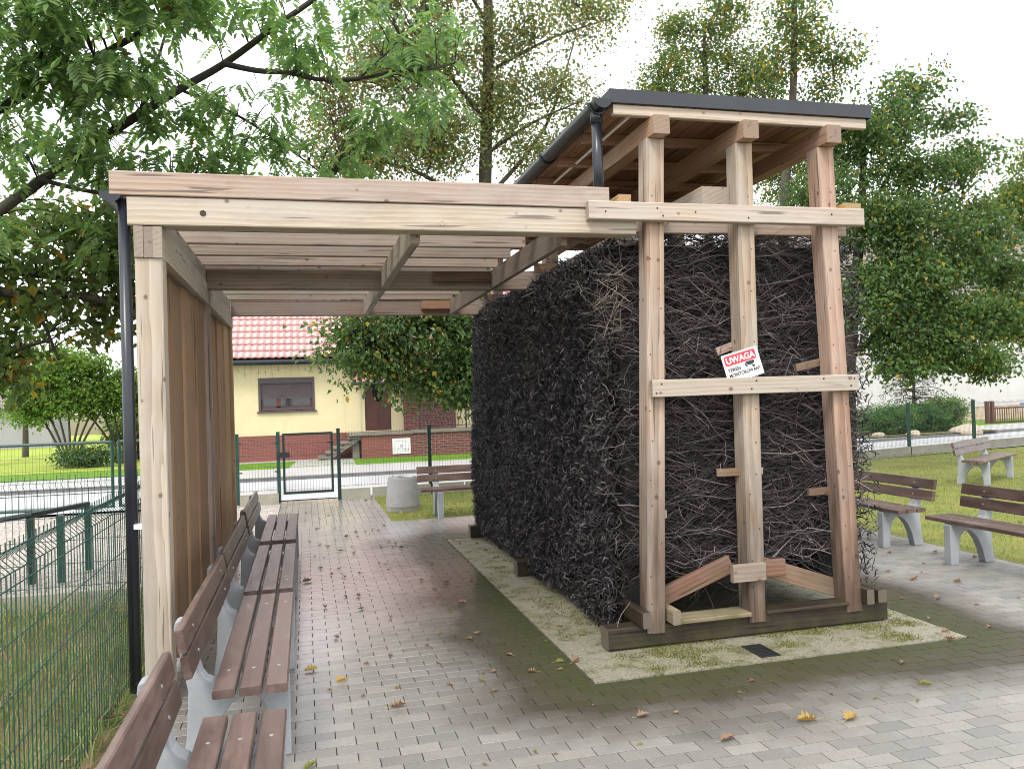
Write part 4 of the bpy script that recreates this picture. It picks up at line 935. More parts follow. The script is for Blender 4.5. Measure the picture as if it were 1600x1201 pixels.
# the tall thin lime behind the bench, its lower crown dense and hanging in front of the yellow house
tree('lime_tree', 'tall thin autumn lime rising behind the pergola, low dense skirt over the bench', 'tree', None, (2.75, 13.2, 0),
     [(2.98, 13.2, -.05), (2.95, 13.2, 1.6), (2.92, 13.25, 3.3), (3.02, 13.3, 5.4), (3.14, 13.3, 7.4), (3.18, 13.3, 9.4), (3.2, 13.3, 11.5)], .17, .05,
     [([(2.85, 13.3, 4.3), (2.2, 13.1, 5.2), (1.2, 12.9, 5.5), (.2, 12.8, 5.5)], .05, .012), ([(3.05, 13.3, 5.8), (3.9, 13.4, 6.4), (4.9, 13.5, 6.9)], .04, .01), ([(3.0, 13.3, 5.0), (4.1, 13.3, 6.3), (4.7, 13.3, 7.9)], .045, .01),
      ([(3.1, 13.3, 6.3), (2.2, 13.1, 7.3), (1.5, 13., 8.0)], .045, .01), ([(3.15, 13.3, 7.2), (4.3, 13.4, 7.9), (5.5, 13.5, 8.4)], .035, .01), ([(2.75, 13.2, 2.6), (1.9, 12.8, 2.9), (1.0, 12.6, 2.6)], .05, .012), ([(2.75, 13.2, 2.4), (3.2, 12.6, 2.9), (3.4, 12.4, 2.7)], .05, .012),
      ([(3.16, 13.3, 8.0), (2.4, 13.2, 9.2), (2.0, 13.1, 10.2)], .035, .01)],
     [((1.1, 13.0, 5.6), (.9, .8, .35), 75), ((.5, 13.0, 6.3), (.6, .7, .4), 34), ((2.2, 13.1, 5.9), (.7, .8, .5), 85), ((1.4, 13.0, 7.0), (.9, .8, .8), 100), ((2.4, 13.2, 7.6), (.7, .8, .7), 75), ((1.6, 13.0, 8.6), (1.0, .8, .7), 85), ((2.7, 13.2, 9.4), (.8, .8, .8), 65),
      ((3.9, 13.3, 5.9), (.8, .8, .4), 40), ((4.4, 13.4, 6.9), (.9, .8, .45), 42), ((3.7, 13.3, 7.9), (.6, .7, .6), 45), ((5.0, 13.4, 8.3), (.8, .7, .4), 45), ((3.3, 13.3, 6.8), (.5, .6, .7), 60)],
     44, .066, 'thinleaf', .5, .20, 'bark')
low = bpy.data.objects['lime_tree']
pts = np.concatenate([sample_blob(c, r, int(N*.62), .8)+rng.normal(0, .13, (int(N*.62), 3)) for c, r, N in [((1.9, 12.7, 2.55), (1.0, .8, .75), 330), ((2.5, 12.8, 3.2), (.9, .9, .7), 200), ((1.1, 12.6, 2.8), (.7, .7, .55), 150), ((.5, 12.6, 2.75), (.5, .5, .35), 36), ((.75, 12.5, 2.2), (.3, .4, .35), 42),
                       ((2.35, 12.6, 2.0), (.6, .6, .4), 150), ((1.6, 12.6, 1.95), (.5, .5, .3), 80), ((2.9, 12.6, 2.5), (.7, .7, .8), 120), ((1.6, 12.9, 3.5), (1.0, .8, .5), 130), ((.35, 12.6, 2.35), (.4, .3, .08), 20)]])
A = np.array([(1.9, 12.8, 2.9), (1.4, 12.7, 2.8), (1.0, 12.6, 2.6), (2.3, 13.0, 2.8), (2.75, 13.2, 2.6), (3.2, 12.6, 2.9), (2.7, 13.2, 1.9), (2.78, 13.2, 3.3)])
st = nearest(pts, [A]); crown_leaves(pts, pts+(st-pts)*np.minimum(1, .7/np.linalg.norm(st-pts, axis=1))[:, None], 22, .085, .8, .12, M['limeleaf'], 'crown', low)

tree('lime_tree', 'slender open lime with its bare thin stem showing above the tower roof', 'tree', 'limes on the right', (9.6, 15, 0),
     [(9.55, 15, -.05), (9.65, 15, 2.5), (9.78, 15, 5.5), (10.08, 15, 7.8), (10.2, 15, 9.8), (10.3, 15, 11)], .15, .03,
     [([(9.95, 15, 6.6), (10.6, 15, 7.4), (11.1, 15, 8.2)], .03, .008), ([(10.0, 15, 7.0), (9.4, 15, 7.8), (9.1, 15, 8.6)], .03, .008)],
     [((10.15, 15, 9.4), (.7, .7, .55), 85), ((10.9, 15, 8.9), (.8, .7, .4), 65), ((9.7, 15, 8.5), (.45, .6, .5), 45), ((10.9, 15, 8.1), (.5, .5, .3), 34), ((10.3, 15, 7.3), (.4, .5, .3), 22), ((11.5, 15, 8.7), (.35, .4, .2), 18), ((10.3, 15, 10.4), (.6, .7, .5), 50)],
     15, .085, 'yellowlime')
tree('lime_tree', 'bushy round topped lime behind the left part of the tower roof', 'tree', 'limes on the right', (9.6, 18, 0),
     [(9.5, 18, -.05), (9.6, 18, 3), (9.65, 18, 7), (9.7, 18, 10.5)], .2, .04,
     [([(9.6, 18, 6.5), (8.7, 18, 7.8), (8.5, 18, 9.4)], .06, .012), ([(9.65, 18, 7), (10.5, 18, 8.2), (10.8, 18, 9.6)], .05, .012)],
     [((8.7, 18, 9.2), (.85, .8, .75), 150), ((9.0, 18, 10.4), (.6, .7, .6), 90), ((10.4, 18, 9.6), (1.0, .8, .9), 190), ((10.3, 18, 10.9), (.7, .7, .7), 100), ((9.5, 18, 8.2), (1.6, .8, .6), 150), ((11.6, 18, 8.3), (1.0, .8, .8), 120), ((12.6, 18, 7.6), (.9, .8, .9), 110), ((11.9, 18, 6.8), (1.2, .8, .8), 120), ((11.3, 18, 9.3), (.5, .6, .6), 50)],
     17, .085, 'yellowlime')
BROAD = [(c, (r[0]*1.25, r[1]*1.1, r[2]*.72), N) for c, r, N in [
      ((11.4, 13.8, 7.0), (.8, .8, .6), 110), ((12.0, 13.8, 7.7), (.55, .6, .4), 50), ((10.9, 13.8, 6.3), (.8, .9, .7), 120), ((12.2, 13.7, 5.9), (.8, .8, .6), 130), ((13.3, 13.7, 6.3), (.6, .6, .45), 55), ((13.2, 13.7, 5.1), (.65, .7, .5), 80), ((11.6, 13.5, 4.9), (.9, .9, .7), 190), ((10.7, 13.5, 4.9), (.8, .9, .9), 170), ((12.6, 13.5, 4.15), (.8, .8, .55), 140), ((13.7, 13.5, 3.9), (.6, .6, .4), 80), ((11.3, 13.3, 3.8), (.9, .9, .7), 210), ((10.6, 13.4, 3.4), (.7, .8, .8), 150), ((12.3, 13.2, 3.05), (.9, .8, .55), 200), ((13.6, 13.3, 2.9), (.65, .6, .3), 90), ((11.3, 13.2, 2.6), (.7, .7, .5), 160), ((12.3, 13.1, 2.2), (.7, .6, .32), 110), ((11.0, 13.2, 2.05), (.4, .5, .3), 50), ((12.9, 13.1, 1.95), (.4, .4, .2), 34), ((9.7, 13.6, 5.4), (.6, .7, .6), 80), ((14.0, 13.6, 3.3), (.45, .4, .2), 26), ((13.7, 13.6, 4.6), (.5, .5, .3), 45), ((10.2, 13.7, 6.6), (.6, .7, .5), 70), ((12.9, 13.8, 7.1), (.5, .6, .3), 36)]]
tree('lime_tree', 'broad dark green lime with low sweeping branches right of the tower', 'tree', 'limes on the right', (10.3, 13.9, 0),
     [(10.25, 13.9, -.05), (10.3, 13.9, 1.6), (10.5, 13.9, 3.2), (10.8, 13.9, 5.2), (10.9, 13.9, 7)], .2, .04,
     [([(10.3, 13.9, 2.2), (11.2, 13.7, 2.85), (12.2, 13.5, 3.1), (13.4, 13.4, 3.3)], .075, .015), ([(10.6, 13.9, 3.6), (11.7, 13.8, 4.8), (13.0, 13.7, 5.4)], .07, .015), ([(10.8, 13.9, 5), (11.8, 13.9, 6.4), (12.2, 13.9, 7.4)], .05, .012), ([(10.4, 13.9, 3), (9.8, 13.7, 4.2), (9.5, 13.6, 5.2)], .05, .012), ([(11.4, 13.7, 2.9), (12.1, 13.4, 2.5), (12.9, 13.3, 2.2)], .04, .01)],
     BROAD,
     17, .092, 'limeleaf', .6, .16)
tree('lime_tree', 'yellow tinged lime leaning in at the right picture edge', 'tree', 'limes on the right', (17.9, 16, 0),
     [(17.9, 16, -.05), (17.9, 16, 2.5), (17.7, 16, 5), (17.5, 16, 7.5)], .22, .05,
     [([(17.9, 16, 2.5), (17.1, 15.9, 3.2), (16.3, 15.8, 3.3)], .06, .012), ([(17.8, 16, 4), (17.1, 16, 5.2), (16.5, 16, 5.6)], .06, .012)],
     [((17.0, 16, 6.0), (.7, .8, .7), 120), ((16.6, 16, 6.0), (.5, .6, .35), 60), ((17.5, 16, 6.9), (.8, .8, .7), 110), ((16.9, 15.8, 3.3), (.8, .8, .6), 150), ((16.2, 15.8, 2.95), (.7, .6, .35), 80), ((17.3, 15.8, 2.5), (.7, .6, .5), 90), ((16.1, 15.9, 3.7), (.5, .5, .25), 40)],
     17, .092, 'yellowlime', .5, .16)

# the big tree out of frame on the left that reaches over the pergola
LT, lp = tree('ash_tree', 'large ash leaning in from the left, its leafy limbs hanging over the pergola', 'tree', None, (-4.6, 7.4, 0),
     [(-4.6, 7.4, -.05), (-4.5, 7.4, 1.6), (-4.3, 7.3, 3.2), (-4.2, 7.2, 5.5), (-4.0, 7.2, 8)], .26, .12,
     [([(-4.4, 7.4, 2.2), (-2.84, 7.2, 2.95), (-2.25, 7.2, 3.36), (-1.79, 7.2, 3.74), (-1.35, 7.2, 4.07), (-.95, 7.2, 4.36), (-.59, 7.2, 4.60), (-.17, 7.1, 4.9), (.21, 7.0, 5.16), (.78, 6.9, 5.6)], .052, .018),
      ([(-.59, 7.15, 4.58), (-.32, 7.05, 4.50), (-.07, 7.0, 4.48), (.19, 7.0, 4.44), (.51, 7.0, 4.47), (.84, 7.0, 4.55), (1.12, 7.0, 4.59), (1.35, 7.0, 4.66)], .026, .008),
      ([(-4.4, 8.0, 2.5), (-3.06, 8.0, 2.95), (-2.57, 8.0, 2.78), (-2.32, 8.0, 2.76), (-2.01, 8.0, 2.75), (-1.59, 8.0, 2.65), (-1.2, 8.0, 2.46), (-.9, 8.0, 2.25)], .06, .015),
      ([(-4.4, 8.2, 2.8), (-3.21, 8.4, 3.15), (-2.7, 8.4, 3.03), (-2.38, 8.4, 2.98), (-2.0, 8.4, 2.94), (-1.56, 8.4, 2.95), (-1.1, 8.4, 3.0)], .045, .012),
      ([(-2.34, 8.0, 2.76), (-2.27, 8.0, 2.58), (-2.2, 8.0, 2.41), (-2.12, 8.0, 2.17)], .022, .012),
      ([(-4.2, 7.1, 3.2), (-2.9, 7.0, 3.7), (-2.22, 7.0, 4.06), (-1.95, 7.0, 4.27), (-1.54, 7.0, 4.5), (-1.2, 7.0, 4.73), (-.86, 7.0, 4.97), (-.3, 6.9, 5.3)], .05, .015),
      ([(-1.30, 7.2, 4.1), (-1.22, 7.3, 4.3), (-1.15, 7.3, 4.55), (-1.02, 7.3, 5.0)], .022, .01), ([(-2.0, 7.1, 3.55), (-1.6, 7.3, 3.5), (-1.2, 7.4, 3.55), (-.6, 7.5, 3.45), (.0, 7.5, 3.25)], .02, .006),
      ([(-.95, 7.2, 4.36), (-.5, 7.3, 4.2), (0, 7.4, 3.9), (.25, 7.4, 3.7)], .014, .005), ([(.51, 7.0, 4.47), (.8, 7.0, 4.75), (1.1, 7.0, 5.1)], .012, .005)],
     [((-2.3, 8.2, 3.35), (.55, .6, .35), 60), ((-1.7, 8.2, 3.25), (.5, .5, .45), 60), ((-2.6, 8.1, 2.2), (.22, .3, .4), 36), ((-2.2, 8.2, 2.75), (.4, .4, .22), 26), ((-1.75, 8.2, 2.55), (.26, .3, .18), 22), ((-1.5, 8.1, 3.5), (.35, .5, .3), 40), ((-2.7, 8.2, 2.9), (.3, .4, .4), 34), ((-1.55, 8.2, 2.9), (.2, .3, .25), 18)],
     11, .10, 'oakleaf', .6, .12, 'darkbark', .004)
# pinnate leaves: the nearest are single parts, the rest one mass
def pinnate(n=5, L=.24, seed=0):
    rr_ = random.Random(seed); V = []; F = []
    def leaf(b, d, l, w):
        d = Vector(d).normalized(); s = Vector((-d.y, d.x, 0)).normalized(); b = Vector(b); k = len(V)
        dz = Vector((0, 0, -.18*l)); V.extend([tuple(b), tuple(b+d*l*.38+s*w*.5+Vector((0, 0, .1*w))), tuple(b+d*l*.75+s*w*.3+dz*.5), tuple(b+d*l+dz), tuple(b+d*l*.75-s*w*.3+dz*.5), tuple(b+d*l*.38-s*w*.5+Vector((0, 0, .1*w)))])
        F.extend([(k, k+1, k+2, k+3), (k, k+3, k+4, k+5)])
    for i in range(n):
        x = L*(.25+.65*i/n); z = -.25*x*x/L
        for s in (1, -1): leaf((x, 0, z), (.62+rr_.uniform(-.1, .1), s, 0), .085*rr_.uniform(.8, 1.15), .034)
    leaf((L*.92, 0, -.2*L), (1, 0, 0), .095, .036)
    k = len(V); V.extend([(0, -.0015, 0), (0, .0015, 0), (L*.5, .001, -.06*L), (L, 0, -.22*L), (L*.5, -.001, -.06*L)]); F.append((k, k+4, k+3, k+2, k+1)[:5])
    return V, F
kinds = []
for sd_ in range(4):
    m = MB(); m.add(*pinnate(5+sd_ % 2, .20+.03*sd_, sd_)); kinds.append((m.v, m.f, m.mesh('leaf', M['ashleaf'])))
cl = [((-2.0, 6.6, 4.75), (.5, .5, .3), 75), ((-1.9, 6.7, 4.35), (.5, .5, .25), 60), ((-1.4, 6.7, 4.9), (.6, .5, .3), 90), ((-.8, 6.8, 5.0), (.6, .5, .3), 90), ((-.2, 6.9, 5.0), (.5, .5, .3), 46), ((-1.5, 6.9, 4.35), (.6, .5, .25), 90), ((-1.7, 7.2, 3.85), (.6, .5, .25), 75), ((-1.2, 7.4, 3.65), (.55, .5, .25), 85), ((-.7, 7.4, 3.75), (.45, .5, .3), 70),
      ((-.9, 7.2, 4.2), (.5, .5, .2), 60), ((-.35, 7.2, 4.25), (.4, .4, .3), 34), ((-.1, 7.3, 3.95), (.35, .4, .3), 34), ((.1, 7.0, 4.6), (.25, .4, .25), 22), ((.55, 7.0, 5.1), (.4, .4, .22), 30), ((.95, 7.0, 4.75), (.35, .4, .25), 34), ((1.05, 7.0, 4.4), (.25, .3, .25), 30), ((.62, 7.0, 4.1), (.2, .3, .25), 28), ((.42, 7.1, 3.8), (.2, .3, .12), 14), ((1.25, 7.0, 5.0), (.25, .3, .25), 24),
      ((-2.25, 7.0, 3.9), (.3, .4, .3), 36), ((-2.35, 7.2, 3.2), (.3, .4, .3), 30), ((-1.5, 7.6, 3.3), (.5, .4, .25), 44), ((.15, 7.4, 3.55), (.25, .3, .12), 14)]
E_ = np.concatenate([sample_blob(c, r, N, .9) for c, r, N in cl]); st = nearest(E_, lp)
dist_ = np.linalg.norm(E_-st, axis=1); st2 = np.where((dist_ > .6)[:, None], E_+(st-E_)*(.6/np.maximum(dist_, .01))[:, None], st)
K = 5; s_ = np.linspace(0, 1, K)[None, :, None]; P = st2[:, None]+(E_-st2)[:, None]*s_; P[:, :, 2] += (.08*4*s_*(1-s_))[:, :, 0]
sel = rng.random(len(P)) < .5; Vv, Ff = tubes_np(P[sel], .0042*np.linspace(1.8, .6, K)[None]*np.ones((sel.sum(), 1)), 3); link('twigs', mesh_np('twigs', Vv, Ff, M['darkbark']), LT, kind='stuff')
order = np.argsort(np.linalg.norm(E_-np.array([0, 0, 1.72]), axis=1)); nearset = set(order[:150].tolist()); SV = []; SF = []; done = 0
for i, e in enumerate(E_):
    for q in range(2 if i in nearset else 1):
        az = random.uniform(0, 2*math.pi); mwl = Matrix.Translation(Vector(e)+Vector((random.gauss(0, .05), random.gauss(0, .05), random.gauss(0, .04)))) @ Matrix.Rotation(az, 4, 'Z') @ Matrix.Rotation(random.uniform(.1, 1.0), 4, 'Y') @ Matrix.Rotation(random.uniform(-.6, .6), 4, 'X') @ Matrix.Scale(random.uniform(.75, 1.15), 4)
        k = random.randrange(4)
        if i in nearset and done < 290: link('leaf', kinds[k][2], LT, mwl); done += 1
        else:
            k0 = len(SV); SV += [tuple(mwl @ Vector(v)) for v in kinds[k][0]]; SF += [tuple(a+k0 for a in f_) for f_ in kinds[k][1]]
me = bpy.data.meshes.new('crown'); me.from_pydata(SV, [], SF); me.materials.append(M['ashleaf']); link('crown', me, LT, kind='stuff')
M['seed'] = plain('brown_seed_bunch', (.10, .06, .045), .8, .4, 30)
for c, rad, N in (((.27, 7.0, 4.45), (.07, .05, .05), 70), ((.36, 7.0, 4.12), (.07, .05, .16), 130), ((.45, 7.0, 4.0), (.04, .04, .06), 30)):
    C = np.array(c)+rng.normal(0, .6, (N, 3))*np.array(rad); D = unit(rng.normal(0, .5, (N, 3))+np.array([0, 0, -1])); L = rng.uniform(.03, .05, N)
    Vv, Ff = leaves_np(C, D, rng.normal(size=(N, 3)), L, L*.35); link('seed_bunch', mesh_np('seed_bunch', Vv, Ff, M['seed']), LT, kind='stuff')

# shrubs and small trees across the street on the left
def shrub(name, label, base, stems, blobs, nl, size, mat, cat='shrub', group=None, spread=.12, bark='bark', twr=.006):
    t = thing(name, base, label, cat, group); sm = MB(); paths = []
    for pts, a, b_ in stems: paths.append(limb_mesh(sm, pts, a, b_, 6))
    sm.build('stems', M[bark], t, smooth=True)
    ends = np.concatenate([sample_blob(c, r, N, .9) for c, r, N in blobs]); st = nearest(ends, paths); st = ends+(st-ends)*np.minimum(1, .8/np.maximum(.01, np.linalg.norm(st-ends, axis=1)))[:, None]
    crown_leaves(ends, st, nl, size, .3, spread, M[mat], 'crown', t, twr); return t
def fan(b, n, h, w):
    out = []
    for k in range(n):
        a = -1+2*k/(n-1); out.append(([(b[0]+.12*a, b[1]+random.uniform(-.2, .2), 0), (b[0]+.3*a*w, b[1], h*.3), (b[0]+.75*a*w, b[1]+random.uniform(-.3, .3), h*.68), (b[0]+a*w, b[1], h*random.uniform(.85, 1.05))], .05, .012))
    return out
shrub('lilac_shrub', 'tall bright green many stemmed shrub left of the dark downpipe', (-6.9, 27, 0), fan((-6.9, 27), 7, 2.9, 1.4), [((-7.4, 27, 2.6), (1.1, .8, .7), 170), ((-6.6, 27, 3.1), (.9, .8, .7), 150), ((-6.2, 27, 2.2), (.9, .8, .6), 130), ((-8.0, 27, 1.9), (.7, .7, .6), 90), ((-7.0, 27, 1.9), (1.2, .7, .4), 100)], 15, .13, 'bushleaf', group='shrubs across the street')
shrub('lilac_shrub', 'second many stemmed shrub directly beside the dark downpipe', (-5.5, 27.6, 0), fan((-5.6, 27.6), 6, 2.5, 1.2), [((-5.2, 27.6, 2.5), (.9, .8, .6), 140), ((-6.0, 27.6, 1.9), (.8, .7, .5), 100), ((-4.8, 27.6, 1.9), (.7, .7, .5), 90)], 15, .13, 'bushleaf', group='shrubs across the street')
shrub('low_shrub', 'low dark leafy bush at the foot of the many stemmed shrubs', (-6.2, 26.3, 0), fan((-6.2, 26.3), 5, .5, .8), [((-6.3, 26.3, .35), (1.0, .4, .3), 150)], 14, .10, 'limeleaf', group='shrubs across the street')
shrub('low_shrub', 'dense dark hedge bush behind the downpipe', (-5.6, 29.5, 0), fan((-5.6, 29.5), 5, 1.4, .8), [((-5.4, 29.5, .9), (1.2, .6, .8), 220)], 15, .12, 'limeleaf', group='shrubs across the street')
shrub('young_tree', 'bright yellow green young tree at the far left picture edge', (-10.6, 29, 0), [([(-10.6, 29, 0), (-10.6, 29, 1.2), (-10.4, 29, 2.6)], .07, .02)], [((-10.1, 29, 1.6), (.8, .6, .5), 110), ((-10.4, 29, 2.4), (.7, .6, .5), 80)], 15, .13, 'bushleaf', 'tree')
t = thing('spruce_tree', (-10.2, 34, 0), 'thin pale spruce top rising behind the left shrubs', 'tree'); m = MB(); tp = limb_mesh(m, [(-10.2, 34, 0), (-10.15, 34, 3), (-10.1, 34, 6.2)], .12, .02, 8); m.build('trunk', M['bark'], t)
N = 260; z = rng.uniform(1.2, 6.0, N); a = rng.uniform(0, 6.28, N); r = (6.4-z)*.28*rng.uniform(.4, 1, N); e = np.stack([-10.15+r*np.cos(a), 34+r*np.sin(a), z-.15*r], 1); crown_leaves(e, np.stack([-10.15+0*z, 34+0*z, z+.1], 1), 14, .12, .2, .08, M['bushleaf'], 'crown', t, .008, .3)
for i in range(3):   # garden trees far behind, left
    x = -13-4.5*i; shrub('garden_tree', ['round green garden tree behind the grey shed', 'pale garden tree far behind the left lawn', 'dark garden tree at the far left horizon'][i], (x, 46+3*(i % 3), 0), [([(x, 46+3*(i % 3), 0), (x, 46+3*(i % 3), 2.5)], .15, .06)], [((x, 46+3*(i % 3), 3.2), (2.6, 1.8, 2.0), 260)], 12, .26, ['limeleaf', 'bushleaf'][i % 2], 'tree', 'trees far behind the left lawn', .3)
gh = thing('garden_shed', (-13.5, 44, 0), 'grey garden shed low behind the left shrubs', 'shed')
MB().box((-17, 42, 0), (-11.5, 45, 1.9)).build('wall', plaster('grey_shed_wall', (.33, .32, .35)), gh); MB().prism([(41.7, 1.9), (45.3, 1.9), (43.5, 2.9)], -17.3, -11.2, lambda u, v, h: (h, u, v)).build('roof', M['greyroof'], gh)

# right side: junipers, spruce, boulders, hedge
def juniper(label, c, rad, N):
    t = thing('juniper_shrub', (c[0], c[1], 0), label, 'shrub', 'shrubs before the white house'); m = MB(); paths = []
    for k in range(7): paths.append(limb_mesh(m, [(c[0]+random.uniform(-.3, .3)*rad[0], c[1], 0), (c[0]+random.uniform(-.7, .7)*rad[0], c[1]+random.uniform(-.4, .4), c[2]), (c[0]+random.uniform(-.9, .9)*rad[0], c[1], c[2]+rad[2]*.6)], .03, .008, 5))
    m.build('stems', M['bark'], t); e = sample_blob(c, rad, N, .8); e[:, 2] = np.maximum(e[:, 2], .08); st = e-np.stack([rng.normal(0, .15, N)+np.sign(e[:, 0]-c[0])*.3, rng.normal(0, .2, N), .16+0*e[:, 0]], 1)
    crown_leaves(e, st, 22, .11, -.25, .09, M['needle'], 'crown', t, .005, .28)
juniper('spreading bright green juniper directly right of the tower', (18.6, 23.2, .55), (1.25, .8, .55), 330); juniper('darker juniper below the small spruce', (20.4, 23.6, .5), (1.1, .8, .5), 280)
shrub('box_hedge', 'rounded clipped dark hedge at the right end of the junipers', (21.6, 23.8, 0), fan((21.6, 23.8), 4, .9, .5), [((21.5, 23.8, .7), (.75, .7, .62), 330)], 16, .075, 'limeleaf', group='shrubs before the white house')
t = thing('spruce_tree', (20.8, 24.4, 0), 'small dark spruce with thin trunk before the white wall', 'tree'); m = MB(); limb_mesh(m, [(20.75, 24.4, 0), (20.8, 24.4, 1.5), (20.85, 24.4, 3.4)], .08, .02, 8); m.build('trunk', M['bark'], t)
N = 170; z = rng.choice(np.arange(.9, 3.2, .28), N)+rng.normal(0, .04, N); a = rng.uniform(0, 6.28, N); r = (3.9-z)*.5*rng.uniform(.3, 1, N); e = np.stack([20.8+r*np.cos(a), 24.4+r*np.sin(a), z-.12*r], 1); crown_leaves(e, np.stack([20.8+0*z, 24.4+0*z, z], 1), 16, .10, .0, .07, M['darkneedle'], 'crown', t, .008, .3)
M['stone'] = concrete('boulder_stone', (.40, .34, .26), .4)
for i, (x, y, s) in enumerate(((21.0, 22.4, .42), (18.9, 22.3, .22), (17.7, 22.4, .2))):
    bm = bmesh.new(); bmesh.ops.create_icosphere(bm, subdivisions=3, radius=1)
    for v in bm.verts: v.co *= 1+.16*math.sin(3*v.co.x+i)+.12*math.sin(4*v.co.y+2*v.co.z+i); v.co.z *= .55; v.co.x *= 1.25
    me = bpy.data.meshes.new('boulder'); bm.to_mesh(me); bm.free(); me.materials.append(M['stone'])
    o = link('boulder', me, None, Matrix.Translation((x, y, .08)) @ Matrix.Scale(s, 4)); tag(o, ['large pale boulder in front of the clipped hedge', 'small boulder under the middle of the junipers', 'small boulder at the left end of the junipers'][i], 'boulder', 'boulders by the junipers')
# planted bed under the junipers
sheet('planting_bed', [(16.8, 21.9), (22.4, 22.3), (22.6, 25.2), (16.8, 25.0)], .075, M['rough'])
# street trees further off, filling the view past the tower on both sides
for i, (x, y, h) in enumerate(((38, 48, 5), (46, 40, 5), (14, 48, 6.5), (5, 52, 6), (-3, 55, 6))):
    shrub('garden_tree', ['green garden tree far behind the white house', 'green garden tree beside the far right gate', 'garden tree hidden far behind the tower', 'garden tree far behind the yellow house roof', 'garden tree behind the left gable of the yellow house'][i], (x, y, 0), [([(x, y, 0), (x, y, h*.5)], .2, .08)], [((x, y, h*.6), (3.0, 2, h*.4), 300)], 12, .28, 'limeleaf', 'tree', 'trees far behind the houses', .32)

# ------------------------------------------------------------------ grass and fallen leaves
def blades(name, N, region, hgt, wd, mat, lean=.35, clump=0):
    x = rng.uniform(region[0], region[1], N); y = rng.uniform(region[2], region[3], N)
    if clump: k = rng.integers(0, clump, N); cx = rng.uniform(region[0], region[1], clump); cy = rng.uniform(region[2], region[3], clump); x = np.where(rng.random(N) < .7, np.clip(cx[k]+rng.normal(0, .1, N), region[0], region[1]), x); y = np.where(rng.random(N) < .7, np.clip(cy[k]+rng.normal(0, .1, N), region[2], region[3]), y)
    h = hgt*rng.uniform(.4, 1.3, N); a = rng.uniform(0, 6.28, N); l = rng.normal(0, lean, (N, 2))*h[:, None]
    b = np.stack([x, y, np.full(N, -.012)], 1); sd_ = np.stack([np.cos(a), np.sin(a), 0*a], 1)*wd*.5; tip = b+np.stack([l[:, 0], l[:, 1], h], 1); mid = b+np.stack([l[:, 0]*.35, l[:, 1]*.35, h*.6], 1)
    Vv = np.stack([b-sd_, b+sd_, mid+sd_*.8, tip, mid-sd_*.8], 1).reshape(-1, 3); i = np.arange(N)[:, None]*5
    F4 = np.concatenate([i+np.array([[0, 1, 2, 4]])]); F3 = i+np.array([[4, 2, 3, 3]])
    me = bpy.data.meshes.new(name); fl = [tuple(q) for q in F4.tolist()]+[tuple(q[:3]) for q in F3.tolist()]; me.from_pydata(Vv.tolist(), [], fl); me.materials.append(mat); return link(name, me, None, None, 'stuff')
M['blade'] = leafmat('grass_blade', ((.16, .23, .035), (.12, .20, .03), (.20, .25, .05)), ((.40, .32, .13), (.30, .27, .09)), .4, .35, .6)
M['dryblade'] = leafmat('rough_grass_blade', ((.15, .23, .06), (.19, .26, .08), (.11, .18, .05)), ((.44, .36, .19), (.30, .24, .12), (.25, .27, .10)), .42, .35, .6)
M['brightblade'] = leafmat('verge_blade', ((.12, .25, .02), (.16, .30, .03), (.10, .22, .02)), ((.25, .27, .06),), .08, .4, .6)
blades('rough_grass_blades', 15000, (-4.2, -1.06, 1.6, 7.75), .20, .007, M['dryblade'], .7, 160)
blades('lawn_grass', 30000, (6.48, 12.5, 4.2, 14.5), .05, .006, M['blade'], .5); blades('lawn_grass', 9000, (12.5, 17, 9, 17), .05, .008, M['blade'], .5)
blades('lawn_grass', 9000, (1.12, 4.8, 11.7, 14.7), .055, .006, M['blade'], .5)
blades('verge_grass', 9000, (-3.5, 6, 21.95, 24.3), .07, .01, M['brightblade'], .5)
M['moss'] = leafmat('moss_tuft', ((.14, .155, .025), (.10, .12, .02), (.19, .19, .04)), ((.30, .28, .12), (.05, .06, .015)), .25, .25, .8)
def tufts(N, x0, x1, y0, y1, edge):
    x = rng.uniform(x0, x1, N); y = rng.uniform(y0, y1, N); f = np.sin(5*x+1.7*y)+np.sin(3.1*y-7*x+2)+.8*np.sin(17*x+5*y)+.8*np.sin(23*y+3*x)
    k = f+edge(x, y)+rng.normal(0, .55, N) > 1.0; x, y = x[k], y[k]; n = len(x); C = np.stack([x, y, np.full(n, .001)], 1); D = unit(rng.normal(0, .7, (n, 3))+np.array([0, 0, 1.])); D[:, 2] = abs(D[:, 2])+.1
    L = rng.uniform(.006, .018, n); Vv, Ff = leaves_np(C, D, rng.normal(size=(n, 3)), L, L*.45); link('moss', mesh_np('moss', Vv, Ff, M['moss']), None, kind='stuff')
tufts(19000, 1.63, 4.27, 4.64, 5.15, lambda x, y: (y-4.8)*4.5-abs(x-2.6)*.3)
tufts(9000, 1.63, 2.05, 5.1, 9.85, lambda x, y: (x-1.8)*5)
tufts(5000, 4.05, 4.28, 5.0, 9.0, lambda x, y: .6+0*x)
M['fallen'] = leafmat('fallen_leaf', ((.34, .23, .14), (.46, .34, .23), (.24, .15, .09), (.15, .095, .065)), ((.42, .34, .12),), .12, .15, .5)
M['fallenyellow'] = leafmat('fallen_yellow_leaf', ((.50, .36, .09), (.42, .28, .07)), ((.48, .40, .18),), .25, .2, .5)
M['fallengreen'] = leafmat('fallen_green_leaf', ((.16, .19, .05), (.22, .24, .07)), ((.3, .28, .1),), .2, .2, .5)
